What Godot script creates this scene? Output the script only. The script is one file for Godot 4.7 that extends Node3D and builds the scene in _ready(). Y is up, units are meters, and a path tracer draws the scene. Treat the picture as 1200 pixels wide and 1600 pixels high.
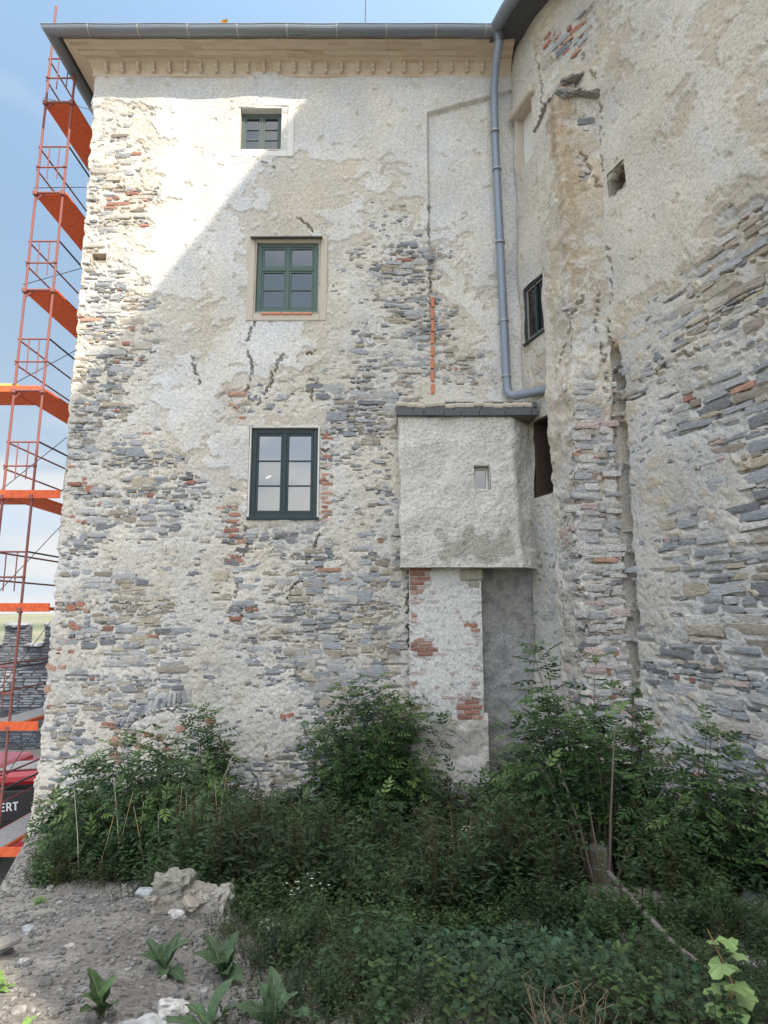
extends Node3D

# ---------------------------------------------------------------- mesh collector
class Mb:
	var v := PackedVector3Array()
	var n := PackedVector3Array()
	var c := PackedColorArray()
	var ix := PackedInt32Array()
	func tri(a: Vector3, b: Vector3, d: Vector3, col: Color, out := Vector3.ZERO) -> void:
		var nn := (d - a).cross(b - a)
		if nn.length_squared() < 1e-14: return
		nn = nn.normalized()
		if out != Vector3.ZERO and nn.dot(out) < 0.0:
			var t := b
			b = d
			d = t
			nn = -nn
		var i := v.size()
		v.append(a); v.append(b); v.append(d)
		n.append(nn); n.append(nn); n.append(nn)
		c.append(col); c.append(col); c.append(col)
		ix.append(i); ix.append(i + 1); ix.append(i + 2)
	func quad(a: Vector3, b: Vector3, d: Vector3, e: Vector3, col: Color, out := Vector3.ZERO) -> void:
		tri(a, b, d, col, out)
		tri(a, d, e, col, out)
	func box(at: Vector3, size: Vector3, bs := Basis.IDENTITY, col := Color.WHITE, bev := 0.0) -> void:
		var hs := size * 0.5
		var b: float = minf(bev, minf(hs.x, minf(hs.y, hs.z)) * 0.6)
		var p := {}
		for sx in [-1, 1]:
			for sy in [-1, 1]:
				for sz in [-1, 1]:
					var s3 := Vector3(sx, sy, sz)
					for ax in 3:
						var q := s3 * (hs - Vector3(b, b, b))
						q[ax] = s3[ax] * hs[ax]
						p[[sx, sy, sz, ax]] = at + bs * q
		for ax in 3:
			var a1 := (ax + 1) % 3
			var a2 := (ax + 2) % 3
			for sg in [-1, 1]:
				var k := [0, 0, 0]
				k[ax] = sg
				var cs := []
				for w in [[-1, -1], [1, -1], [1, 1], [-1, 1]]:
					k[a1] = w[0]
					k[a2] = w[1]
					cs.append(p[[k[0], k[1], k[2], ax]])
				var o := Vector3.ZERO
				o[ax] = sg
				quad(cs[0], cs[1], cs[2], cs[3], col, bs * o)
		if b <= 0.0: return
		for ax in 3:   # bevel strips along axis ax
			var a1 := (ax + 1) % 3
			var a2 := (ax + 2) % 3
			for s1 in [-1, 1]:
				for s2 in [-1, 1]:
					var k := [0, 0, 0]
					k[a1] = s1
					k[a2] = s2
					var k2 := k.duplicate()
					k[ax] = -1
					k2[ax] = 1
					var o := Vector3.ZERO
					o[a1] = s1
					o[a2] = s2
					quad(p[[k[0], k[1], k[2], a1]], p[[k2[0], k2[1], k2[2], a1]], p[[k2[0], k2[1], k2[2], a2]], p[[k[0], k[1], k[2], a2]], col, bs * o)
		for sx in [-1, 1]:
			for sy in [-1, 1]:
				for sz in [-1, 1]:
					tri(p[[sx, sy, sz, 0]], p[[sx, sy, sz, 1]], p[[sx, sy, sz, 2]], col, bs * Vector3(sx, sy, sz))
	func tube(pts: Array, rad: Array, sides := 8, col := Color.WHITE, cap := true) -> void:
		var start := v.size()
		var up := Vector3(0.13, 0.97, 0.21)
		var m := pts.size()
		for i in m:
			var dir: Vector3 = (pts[mini(i + 1, m - 1)] - pts[maxi(i - 1, 0)]).normalized()
			if absf(dir.dot(up)) > 0.97: up = Vector3(0.9, 0.1, -0.3)
			var e1 := dir.cross(up).normalized()
			var e2 := e1.cross(dir).normalized()
			up = e2
			for k in sides:
				var a := TAU * k / sides
				var nn := e1 * cos(a) + e2 * sin(a)
				v.append(pts[i] + nn * float(rad[mini(i, rad.size() - 1)]))
				n.append(nn)
				c.append(col)
		for i in m - 1:
			for k in sides:
				var a := start + i * sides + k
				var b := start + i * sides + (k + 1) % sides
				var d := a + sides
				var e := b + sides
				ix.append_array(PackedInt32Array([a, b, d, b, e, d]))
		if cap:
			for end in [0, m - 1]:
				var dir: Vector3 = (pts[1] - pts[0]).normalized() * -1.0 if end == 0 else (pts[m - 1] - pts[m - 2]).normalized()
				for k in range(1, sides - 1):
					var o: int = start + end * sides
					tri(v[o], v[o + k], v[o + k + 1], col, dir)
	# sweeps a profile of (out, up) points along +x from x0 to x1
	func extrude_x(prof: Array, x0: float, x1: float, col: Color, z0 := 0.0, y0 := 0.0, closed := true) -> void:
		var m := prof.size()
		var mid := Vector2.ZERO
		for q in prof: mid += q
		mid /= m
		for i in (m if closed else m - 1):
			var a: Vector2 = prof[i]
			var b: Vector2 = prof[(i + 1) % m]
			var w := (a + b) * 0.5 - mid
			var e := (b - a).orthogonal()
			if e.dot(w) < 0: e = -e
			quad(Vector3(x0, y0 + a.y, z0 + a.x), Vector3(x0, y0 + b.y, z0 + b.x), Vector3(x1, y0 + b.y, z0 + b.x), Vector3(x1, y0 + a.y, z0 + a.x), col, Vector3(0, e.y, e.x))
		if closed:
			for i in range(1, m - 1):
				for xx in [x0, x1]:
					tri(Vector3(xx, y0 + prof[0].y, z0 + prof[0].x), Vector3(xx, y0 + prof[i].y, z0 + prof[i].x), Vector3(xx, y0 + prof[i + 1].y, z0 + prof[i + 1].x), col, Vector3(-1 if xx == x0 else 1, 0, 0))
	func add(o: Mb, xf: Transform3D, col: Color) -> void:
		var i0 := v.size()
		var nb := xf.basis.inverse().transposed()
		for i in o.v.size():
			v.append(xf * o.v[i])
			n.append((nb * o.n[i]).normalized())
			c.append(o.c[i] * col)
		for i in o.ix: ix.append(i + i0)
	func mesh(colors := true) -> ArrayMesh:
		var a := []
		a.resize(Mesh.ARRAY_MAX)
		a[Mesh.ARRAY_VERTEX] = v
		a[Mesh.ARRAY_NORMAL] = n
		if colors: a[Mesh.ARRAY_COLOR] = c
		a[Mesh.ARRAY_INDEX] = ix
		var m := ArrayMesh.new()
		m.add_surface_from_arrays(Mesh.PRIMITIVE_TRIANGLES, a)
		return m

# ---------------------------------------------------------------- scene bookkeeping
var used := {}
func numbered(called: String) -> String:
	used[called] = int(used.get(called, -1)) + 1
	return called if used[called] == 0 else "%s_%03d" % [called, used[called]]
func tag(o: Node, label: String, category: String, group := "", kind := "") -> void:
	if label: o.set_meta("label", label)
	if category: o.set_meta("category", category)
	if group: o.set_meta("group", group)
	if kind: o.set_meta("kind", kind)
func thing(called: String, label: String, category: String, at := Vector3.ZERO, group := "") -> Node3D:
	var o := Node3D.new()
	o.name = numbered(called)
	add_child(o)
	o.position = at
	tag(o, label, category, group)
	return o
func part(parent: Node, called: String, m: Mesh, mat: Material, xf := Transform3D.IDENTITY) -> MeshInstance3D:
	var o := MeshInstance3D.new()
	o.name = called if parent != self else numbered(called)
	o.mesh = m
	o.material_override = mat
	o.transform = xf
	o.cast_shadow = GeometryInstance3D.SHADOW_CASTING_SETTING_ON
	parent.add_child(o, true)
	return o
func solid(called: String, m: Mesh, mat: Material, label: String, category: String, group := "", kind := "") -> MeshInstance3D:
	var o := part(self, called, m, mat)
	tag(o, label, category, group, kind)
	return o

# ---------------------------------------------------------------- materials
var tex := {}
var M := {}
func noise(freq: float, sd: int, oct := 4, type := FastNoiseLite.TYPE_SIMPLEX_SMOOTH) -> FastNoiseLite:
	var f := FastNoiseLite.new()
	f.noise_type = type
	f.frequency = freq
	f.seed = sd
	f.fractal_type = FastNoiseLite.FRACTAL_FBM if oct > 1 else FastNoiseLite.FRACTAL_NONE
	f.fractal_octaves = oct
	return f
# grain: a seamless tone texture between lo and hi (linear), with a share of dark pits
func grain(sz: int, freq: float, sd: int, lo: float, hi: float, pit := 0.0, pit_freq := 0.09) -> Array:
	var a := noise(freq, sd, 5).get_seamless_image(sz, sz)
	var b := noise(pit_freq, sd + 7, 2).get_seamless_image(sz, sz)
	var im := Image.create(sz, sz, false, Image.FORMAT_RGB8)
	var hm := Image.create(sz, sz, false, Image.FORMAT_L8)
	for y in sz:
		for x in sz:
			var t := a.get_pixel(x, y).r
			var p := smoothstep(0.62, 0.80, b.get_pixel(x, y).r) * pit
			var k := lerpf(lo, hi, t) * (1.0 - p)
			var s := pow(clampf(k, 0, 1), 1.0 / 2.2)
			im.set_pixel(x, y, Color(s, s, s))
			var h := clampf(t * (1.0 - p * 0.8), 0, 1)
			hm.set_pixel(x, y, Color(h, h, h))
	return [im, hm]
func make_tex(key: String, g: Array, bump: float) -> void:
	tex[key] = ImageTexture.create_from_image(g[0])
	var nm: Image = g[1].duplicate()
	nm.convert(Image.FORMAT_RGBA8)
	nm.bump_map_to_normal_map(bump)
	tex[key + "_n"] = ImageTexture.create_from_image(nm)
func lin(r: float, g: float, b: float) -> Color:
	return Color(r, g, b).linear_to_srgb()
func mat(key: String, col: Color, rough := 0.9, t := "", scale := Vector3.ONE, nrm := 1.0, vcol := false) -> StandardMaterial3D:
	var m := StandardMaterial3D.new()
	m.resource_name = key
	m.albedo_color = col
	m.roughness = rough
	m.metallic_specular = 0.3
	m.vertex_color_use_as_albedo = vcol
	if t:
		m.albedo_texture = tex[t]
		m.uv1_triplanar = true
		m.uv1_world_triplanar = true
		m.uv1_scale = scale
		m.uv1_triplanar_sharpness = 4.0
		if nrm > 0.0:
			m.normal_enabled = true
			m.normal_texture = tex[t + "_n"]
			m.normal_scale = nrm
	M[key] = m
	return m
func plain(key: String, col: Color, rough := 0.6, metal := 0.0) -> StandardMaterial3D:
	var m := mat(key, col, rough)
	m.metallic = metal
	m.metallic_specular = 0.5
	return m

# stone tones, linear base colours: 0-4 slate greys, 5-8 tan and ochre, 9-11 brick, 12-14 pale limed stones
const TONES := [Color(0.413, 0.424, 0.440), Color(0.337, 0.353, 0.372), Color(0.475, 0.479, 0.482), Color(0.500, 0.489, 0.469), Color(0.241, 0.248, 0.260),
	Color(0.490, 0.433, 0.359), Color(0.516, 0.447, 0.347), Color(0.385, 0.335, 0.282), Color(0.542, 0.503, 0.446),
	Color(0.447, 0.222, 0.161), Color(0.518, 0.316, 0.236), Color(0.381, 0.196, 0.152),
	Color(0.656, 0.631, 0.594), Color(0.589, 0.550, 0.511), Color(0.603, 0.477, 0.438)]

func make_materials() -> void:
	make_tex("cast", grain(512, 0.035, 3, .78, 1.04, .38, .075), 5.0)
	make_tex("sand", grain(512, 0.05, 11, .82, 1.03, .12, .05), 3.0)
	make_tex("cleft", grain(512, 0.022, 21, .58, 1.12, .35, .035), 5.0)
	make_tex("earth", grain(512, 0.04, 31, .6, 1.1, .35, .06), 5.0)
	make_tex("wood", grain(256, 0.03, 41, .75, 1.05, .2, .06), 3.0)
	mat("wall", Color.WHITE, .95, "cast", Vector3(.62, .62, .62), .6, true)
	mat("bay", lin(.69, .665, .61), .95, "cast", Vector3(.5, .62, .5), 1.1, true)
	mat("stones", Color.WHITE, .85, "cleft", Vector3(.7, 3.1, .7), .9, true)
	for i in TONES.size():
		var t: Color = TONES[i]
		mat("tone%d" % i, lin(t.r, t.g, t.b), .85, "cleft", Vector3(.7, 3.1, .7) if i < 9 else Vector3(1.3, 1.9, 1.3), .9)
	mat("brick", Color.WHITE, .9, "sand", Vector3(2.2, 2.2, 2.2), .8, true)
	mat("earth", Color.WHITE, .95, "earth", Vector3(.8, .8, .8), 1.0, true)
	mat("rock", Color.WHITE, .9, "cleft", Vector3(1.6, 2.2, 1.6), 1.0, true)
	mat("whitewash", lin(.74, .72, .67), .92, "sand", Vector3(1.1, 1.1, 1.1), .7)
	mat("beige", lin(.56, .49, .41), .92, "sand", Vector3(1.1, 1.1, 1.1), .7)
	mat("cornice", lin(.66, .545, .425), .9, "sand", Vector3(.9, 1.6, .9), .8, true)
	mat("green_paint", lin(.115, .165, .148), .6, "wood", Vector3(4, 1.3, 4), .5)
	mat("old_green", lin(.12, .155, .142), .62, "wood", Vector3(5, 1.6, 5), .6)
	mat("dark_paint", lin(.055, .075, .08), .55, "wood", Vector3(4, 1.3, 4), .5)
	mat("wood_grey", lin(.26, .24, .22), .85, "wood", Vector3(2, 6, 2), 1.0)
	mat("bark", lin(.22, .185, .15), .9, "earth", Vector3(3, 1, 3), 1.2)
	mat("slate_roof", lin(.115, .115, .12), .7, "cleft", Vector3(1.2, 4, 1.2), .8)
	mat("roof_tile", lin(.25, .12, .08), .85, "sand", Vector3(1.4, 1.4, 1.4), .8)
	mat("zinc", lin(.23, .25, .28), .42, "sand", Vector3(1.2, 1.2, 1.2), .35).metallic = .55
	mat("pipe", lin(.26, .30, .36), .5, "sand", Vector3(2.0, .8, 2.0), .35).metallic = .25
	plain("lead", lin(.09, .095, .10), .55)
	plain("glass_dark", lin(.095, .095, .095), .04, 1.0)
	plain("glass_sky", lin(.20, .20, .20), .03, 1.0)
	plain("glass_mid", lin(.12, .12, .12), .05, 1.0)
	mat("bed_slate", lin(.115, .12, .13), .85, "cleft", Vector3(1.0, 3.1, 1.0), 1.0)
	plain("seam", lin(.32, .33, .34), .5, .3)
	plain("paper", lin(.85, .85, .83), .8)
	mat("recess_shade_brown", lin(.085, .058, .045), .9, "wood", Vector3(2, 6, 2), 1.0)  # brown taken almost to black to carry the shade of a deep opening
	mat("scaffold_red", lin(.31, .12, .105), .6, "wood", Vector3(3, 3, 3), .4)
	mat("deck_orange", lin(.78, .15, .06), .65, "wood", Vector3(1.2, 1.2, 1.2), .3)
	mat("deck_top", lin(.50, .49, .47), .7, "wood", Vector3(1.2, 3, 1.2), .3)
	plain("deck_yellow", lin(.78, .46, .12), .6)
	plain("steel_dark", lin(.06, .06, .07), .5, .3)
	plain("machine_red", lin(.48, .015, .03), .3).clearcoat_enabled = true
	plain("machine_black", lin(.018, .019, .024), .35)
	plain("rubber", lin(.02, .02, .02), .85)
	plain("letter", lin(.72, .74, .76), .6)
	plain("machine_glass", lin(.03, .03, .035), .05)
	plain("terracotta", lin(.52, .20, .11), .85)
	for l in [["leaf", .42, .22], ["herb", .5, .2]]:
		var m := plain(l[0], Color.WHITE, l[1])
		m.vertex_color_use_as_albedo = true
		m.metallic_specular = .35
		m.backlight = Color(l[2] * .9, l[2], l[2] * .45)
		m.cull_mode = BaseMaterial3D.CULL_DISABLED
	var st := plain("stalk", Color.WHITE, .85)
	st.vertex_color_use_as_albedo = true
	plain("flower", lin(.8, .8, .74), .8)
	plain("yellow", lin(.75, .5, .05), .8)

# ---------------------------------------------------------------- masonry relief
# what each letter of a masonry plan stands for: coat, bare stone, tan, brick, white, ochre, grey
const KEY := {"P": [2, 0, 0, 0, .15, 0, 0], "B": [1, 0, .2, 0, 0, 0, 0], "W": [1.9, 0, 0, 0, 1, 0, 0], "M": [0, .20, .35, .006, 0, 0, 0],
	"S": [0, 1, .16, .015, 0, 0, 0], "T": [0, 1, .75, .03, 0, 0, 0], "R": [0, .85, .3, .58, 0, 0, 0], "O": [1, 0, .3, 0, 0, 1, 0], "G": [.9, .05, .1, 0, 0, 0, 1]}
# bare patches and coats of the house front, row by row from the cornice down; FACADE_ROWS_Y gives the height of each row
const FACADE_ROWS := [
	"PPPPPPPPPPPPPPPPPPPPPPPPPPPPPP",
	"PPPPPPPPPPPPPPPPPPPPPPPPPPPPPP",
	"PPPPMSSPPPPPPPPPPPPPPPPPPPPPPP",
	"PPPMSMMPPPPPPPPPPPPPPPPPPPPPPP",
	"PPPMSSSMPPPPPPPPPPPPPPPPPPPPPP",
	"PPPMTTSPPPPPPPPBBPPPPPPPPPPPPP",
	"TTTTTSMPPPPPPPBBBBBBPPMPPPPPPP",
	"TTTRRRTPPPPPPBBBBBBBPPPPPPPPPP",
	"TTTTRRRMPPPPPPPBBBBPMMMMPPPPPP",
	"TTTTSTMPPPPPBBBBBBPPMMMSPPPPPP",
	"RRRTSMPPPPPPPBBBBBPBMSSSSBBPPP",
	"RRRTTPPPPPPPPBBBBBBMSMSSSMPPPP",
	"TTTSSMPPPPPPPBBBBBBMSSSSSPBPPP",
	"SSSSSSSPPPPPPBBBBBBMMSSMSPBBSP",
	"SSSSSSSMBBBPPPBBBBBMMMSSSPPPSP",
	"RRRRSSSMBBBPPPPPPBBBMMSSSSPPPP",
	"RRRSSRSTBBBBPPPPPBMMSMMSSTMPPP",
	"SSSSTSTMBBBPPPPPPBMTMMMSMTTMPP",
	"TTTTSMSMPPPPPPPPPBMMSSMMSTTSPP",
	"TTTSSTSPPPPPBBSMMSMSSSMTMMSSBP",
	"MMSSSSMPPPPPRMSSMSSSSSSMMMMMPP",
	"MMSSMSMMPPPPRBBBBBSSSSMMMMMMPP",
	"MMSSMMMMPPWPWPPPPRSSSMSMMMMMMM",
	"SSSSMSSMBPWPPPPPPRMSMSMMMMMMMM",
	"SSSSSSSSSBMPPPPPPRSMMSMMMMMMMM",
	"SSSSMSSSSSSBPPPPPRMSMMMMMMMMMM",
	"SSRSMSSSSSSMBPPPPRMMMSMMMMMMMM",
	"RRRSSSSSSSMRRPPPPRMMMMSMMMMMMM",
	"SSSSSMSSSMSSRSSSSSMMMMSMMMMMMM",
	"SSSSMMSMMMMSRSSSSSMMSMSMMMMMMM",
	"SSMSMMMSSMMMRMMMSSMMSSTMMMMMMM",
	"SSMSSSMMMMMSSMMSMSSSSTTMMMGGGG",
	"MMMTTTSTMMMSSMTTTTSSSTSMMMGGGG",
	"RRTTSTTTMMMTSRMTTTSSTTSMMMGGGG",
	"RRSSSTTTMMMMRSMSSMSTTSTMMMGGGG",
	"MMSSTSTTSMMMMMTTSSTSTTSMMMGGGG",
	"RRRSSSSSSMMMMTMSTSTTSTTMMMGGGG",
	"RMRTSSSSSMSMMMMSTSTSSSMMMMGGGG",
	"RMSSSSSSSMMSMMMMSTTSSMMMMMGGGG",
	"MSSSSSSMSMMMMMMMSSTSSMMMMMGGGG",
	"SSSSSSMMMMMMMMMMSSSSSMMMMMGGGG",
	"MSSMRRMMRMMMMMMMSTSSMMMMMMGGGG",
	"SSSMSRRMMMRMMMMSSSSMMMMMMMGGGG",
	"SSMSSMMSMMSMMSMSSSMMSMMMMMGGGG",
	"SSSMSMSMMSSMSMMSSSSMSMMMMMMMMM",
	"SSSSSSMSSMSSMSSSSSSSSSMMMMMMMM",
	"SSSSSSSSSSSSSSSSSSSSSSMMMMMMMM",
	"SSSSSSSSSSSSSSSSSSSSSSMMMMMMMM"]
const FACADE_ROWS_Y := [13.72, 13.36, 13.01, 12.66, 12.31, 11.97, 11.63, 11.29, 10.95, 10.62, 10.29, 9.96, 9.64, 9.32, 9.0, 8.69, 8.37, 8.06, 7.76, 7.45, 7.15, 6.85, 6.55, 6.26, 5.96, 5.67, 5.38, 5.1, 4.82, 4.54, 4.26, 3.98, 3.71, 3.43, 3.16, 2.9, 2.63, 2.37, 2.11, 1.85, 1.59, 1.33, 1.08, 0.83, 0.58, 0.33, 0.08, -0.16]
func facade_plan() -> Array:
	var out := []
	for r in 58:
		var y := 14.25 - .25 * r
		var j := 0
		while j < 47 and absf(FACADE_ROWS_Y[j + 1] - y) < absf(FACADE_ROWS_Y[j] - y): j += 1
		var row := ""
		for q in 35:
			var x := -5.75 + .25 * q
			row += FACADE_ROWS[j][clampi(int(round((x + 6.65 - .0254 * j) / (.3151 - .00118 * j))), 0, 29)]
		out.append(row)
	return out
const WING_PLAN := ["PPPRPPPPPPPPPP", "PPRRRPPPPPPPPP", "PPRRRPPPPPPPPP", "PPPRRPPPPPPPPP", "PPPPPBPPPPPPPP", "PPPPPBPPPBBPPP", "PPPPPPPPBBPPPP", "PPPPPPPPBPPPPP", "PPPPPPPBPPBPPP", "PPPPPPPPPBBPPP",
	"PPPPPPPPPBPPPP", "PPPPPPPPPPTTPP", "PPPPPPPPTTTTTT", "PMPPPMMTTTTTTT", "PMMMMMMTTTTSST", "PMMMMSMMMTTSSS", "MMMMBMSSSSSSSS", "MMMMMMMSSSSSSS", "MMMMMBMMSSSSSS", "MMMMMMSMSSSSSS", "MMMMMMSSSSSSSS",
	"MMMMMMSSSSSSSS", "MMMMMSSMSTSSSS", "MMMMMSSSSSSSSS", "MMMSMSMSSSSSSS", "MMMSSMSSSSSSSS", "MMMSSSSSSSSSST", "MMMSSSSSSSSSSS", "MMMSSSSSSSSSSS", "MMMSSSSSSSSSSS"]
const BUTTRESS_PLAN := ["PPBOTT", "PPOOTT", "PPOOBM", "PPBOTB", "PBBOBB", "PBBOBM", "PBMOPB", "PBMRPM", "PPBMPP", "PPBMMP", "PPMMSR", "MMMSSR", "MSMSSS", "MSSMSS", "MMMSSS", "MSMSSS", "MSMMRS", "MSMSSS", "MMSMSM", "MMMMMM", "MMMMMM"]
var fld := PackedFloat32Array([0, 0, 0, 0, 0, 0, 0])
func plan_table(rows: Array) -> PackedFloat32Array:
	var t := PackedFloat32Array()
	for r in rows:
		for ch in r:
			for q in KEY[ch]: t.append(q)
	return t
# a wall face: cells of step metres over s (along) and y (up); w holds its plan, placement and extras
class Wall:
	var table: PackedFloat32Array
	var cols: int
	var rows: int
	var cell: Vector2
	var s_origin: float
	var y_top: float
	var n_warp: FastNoiseLite
	var n_edge: FastNoiseLite
	var n_mid: FastNoiseLite
	var n_fine: FastNoiseLite
	var n_big: FastNoiseLite
	var place: Callable
	var swell: Callable      # slow bulges and set-backs shared by mortar and stones
	var holes: Array = []    # Rect2 openings
	var cracks: Array = []   # polylines
	var rough := 1.0
	var joints: Array = []   # washed-out joints under stones: from s, to s, y, depth
	var lime := Color.WHITE  # tint of this wall's mortar
	var patchy := 1.4        # how much thick mortar hides in patches
	var coat := Color.WHITE  # tint of its plaster
	var bed := -.006         # how far the mortar lies below the stone faces where the stones are bare
func make_wall(rows: Array, cell: Vector2, s_origin: float, y_top: float, place: Callable, swell: Callable, sd: int) -> Wall:
	var w := Wall.new()
	w.table = plan_table(rows)
	w.cols = rows[0].length()
	w.rows = rows.size()
	w.cell = cell
	w.s_origin = s_origin
	w.y_top = y_top
	w.place = place
	w.swell = swell
	w.n_warp = noise(1.7, sd, 3)
	w.n_edge = noise(2.3, sd + 1, 5)
	w.n_mid = noise(5.5, sd + 2, 3)
	w.n_fine = noise(19.0, sd + 3, 2)
	w.n_big = noise(.45, sd + 4, 3)
	return w
func sample(w: Wall, s: float, y: float) -> void:
	var a := w.n_warp.get_noise_2d(s, y * 1.4) * .34
	var b := w.n_warp.get_noise_2d(s + 31.7, y * 1.4 - 12.0) * .24
	var fx := clampf((s + a - w.s_origin) / w.cell.x - .5, 0, w.cols - 1.001)
	var fy := clampf((w.y_top - y - b) / w.cell.y - .5, 0, w.rows - 1.001)
	var ix := int(fx)
	var iy := int(fy)
	var tx := fx - ix
	var ty := fy - iy
	var o := (iy * w.cols + ix) * 7
	var o2 := o + w.cols * 7
	for k in 7:
		fld[k] = lerpf(lerpf(w.table[o + k], w.table[o + 7 + k], tx), lerpf(w.table[o2 + k], w.table[o2 + 7 + k], tx), ty)
func coat_at(w: Wall, s: float, y: float) -> float:
	sample(w, s, y)
	return fld[0] + w.n_edge.get_noise_2d(s, y * 1.25) * 1.15
func build_relief(w: Wall, s0: float, s1: float, y0: float, y1: float, step: float, top = null) -> Mb:
	var nx := int(ceil((s1 - s0) / step)) + 1
	var ny := int(ceil((y1 - y0) / step)) + 1
	var mb := Mb.new()
	mb.v.resize(nx * ny)
	mb.n.resize(nx * ny)
	mb.c.resize(nx * ny)
	var crack_pts := []
	var keep := PackedByteArray()
	keep.resize(nx * ny)
	var dips := {}
	for cr in w.cracks:
		for i in cr.size() - 1:
			var a: Vector2 = cr[i]
			var b: Vector2 = cr[i + 1]
			var m := int(a.distance_to(b) / (step * .45)) + 1
			for k in m:
				var q := a.lerp(b, float(k) / m)
				q += Vector2(w.n_mid.get_noise_2d(q.x * 1.2, q.y * 1.2 + 77.0), w.n_mid.get_noise_2d(q.x * 1.2 + 55.0, q.y * 1.2)) * .07
				var open := w.n_edge.get_noise_2d(q.x * 2.0 + 9.0, q.y * 2.0)
				if open < -.12: continue
				var gx := int(round((q.x - s0) / step))
				var gy := int(round((q.y - y0) / step))
				dips[gy * nx + gx] = .07 + .10 * clampf(open + .3, 0, 1)
	for q in w.joints:
		var gy := int(round((q[2] - y0) / step))
		if gy < 1 or gy >= ny - 1: continue
		for gx in range(maxi(int(round((q[0] - s0) / step)), 0), mini(int(round((q[1] - s0) / step)), nx - 1)):
			dips[gy * nx + gx] = q[3]
	for j in ny:
		var y := minf(y0 + j * step, y1)
		for i in nx:
			var s := minf(s0 + i * step, s1)
			var id := j * nx + i
			var ct := coat_at(w, s, y)
			var fine := w.n_fine.get_noise_2d(s, y)
			var mid := w.n_mid.get_noise_2d(s, y * 1.7)
			var big := w.n_big.get_noise_2d(s, y)
			var h: float
			var col: Color
			if ct > 1.45:
				h = .034 + fine * .004 * w.rough + mid * .002
				col = Color(.66, .635, .597)
				var lim := clampf(fld[4] * 1.4 + w.n_edge.get_noise_2d(s * .7 + 40.0, y * .7) * .9 - .25, 0, 1)
				col = col.lerp(Color(.76, .74, .69), lim) * w.coat
			elif ct > .52:
				h = .018 + fine * .0025 + mid * .003
				col = Color(.595, .54, .465) * w.coat
			else:
				var e := fld[1]
				var smear := w.n_edge.get_noise_2d(s * .55 + 70.0, y * .75)
				h = lerpf(.014, w.bed, e) + mid * .007 + fine * .006 + smear * (.007 + .006 * w.patchy)
				if mid < -.33: h -= .020 * e
				col = Color(.66, .625, .57).lerp(Color(.585, .525, .435), clampf(fld[2] * .8 + mid * .3, 0, 1))
				col = col.lerp(Color(.56, .40, .32), fld[3] * .2) * w.lime
			if fld[5] > .02:
				col = col.lerp(Color(.33, .215, .105), clampf(fld[5] * .6 + mid * .5 - .1, 0, .6))
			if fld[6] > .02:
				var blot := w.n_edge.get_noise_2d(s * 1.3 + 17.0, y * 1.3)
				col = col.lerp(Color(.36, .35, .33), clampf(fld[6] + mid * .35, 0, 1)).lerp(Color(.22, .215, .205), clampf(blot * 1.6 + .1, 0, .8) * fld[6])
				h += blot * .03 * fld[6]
			col = col * (1.0 + big * .14 + mid * .07)
			var warm := w.n_big.get_noise_2d(s * 1.7 + 91.0, y * 1.3)
			col = Color(col.r * (1 + warm * .05), col.g, col.b * (1 - warm * .08))
			var dip: float = dips.get(id, 0.0)
			if dip > 0.0: h -= dip
			var yy := y
			if top != null: yy = minf(y, top.call(s))
			mb.v[id] = w.place.call(s, yy, h + w.swell.call(s, yy))
			mb.c[id] = col
	for j in ny:
		for i in nx:
			var l := mb.v[j * nx + maxi(i - 1, 0)]
			var r := mb.v[j * nx + mini(i + 1, nx - 1)]
			var d := mb.v[maxi(j - 1, 0) * nx + i]
			var u := mb.v[mini(j + 1, ny - 1) * nx + i]
			var nn := (r - l).cross(u - d)
			mb.n[j * nx + i] = nn.normalized() if nn.length_squared() > 1e-16 else Vector3.UP
	for j in ny - 1:
		for i in nx - 1:
			var cx := s0 + (i + .5) * step
			var cy := y0 + (j + .5) * step
			var skip := false
			for hole in w.holes:
				if hole.has_point(Vector2(cx, cy)):
					skip = true
					break
			if skip: continue
			if top != null and cy - step > top.call(cx): continue
			var a := j * nx + i
			mb.ix.append_array(PackedInt32Array([a, a + nx, a + 1, a + 1, a + nx, a + nx + 1]))
	return mb

var stone_shapes: Array = []
var stone_meshes: Array = []
var brick_shapes: Array = []
var brick_meshes: Array = []
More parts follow.
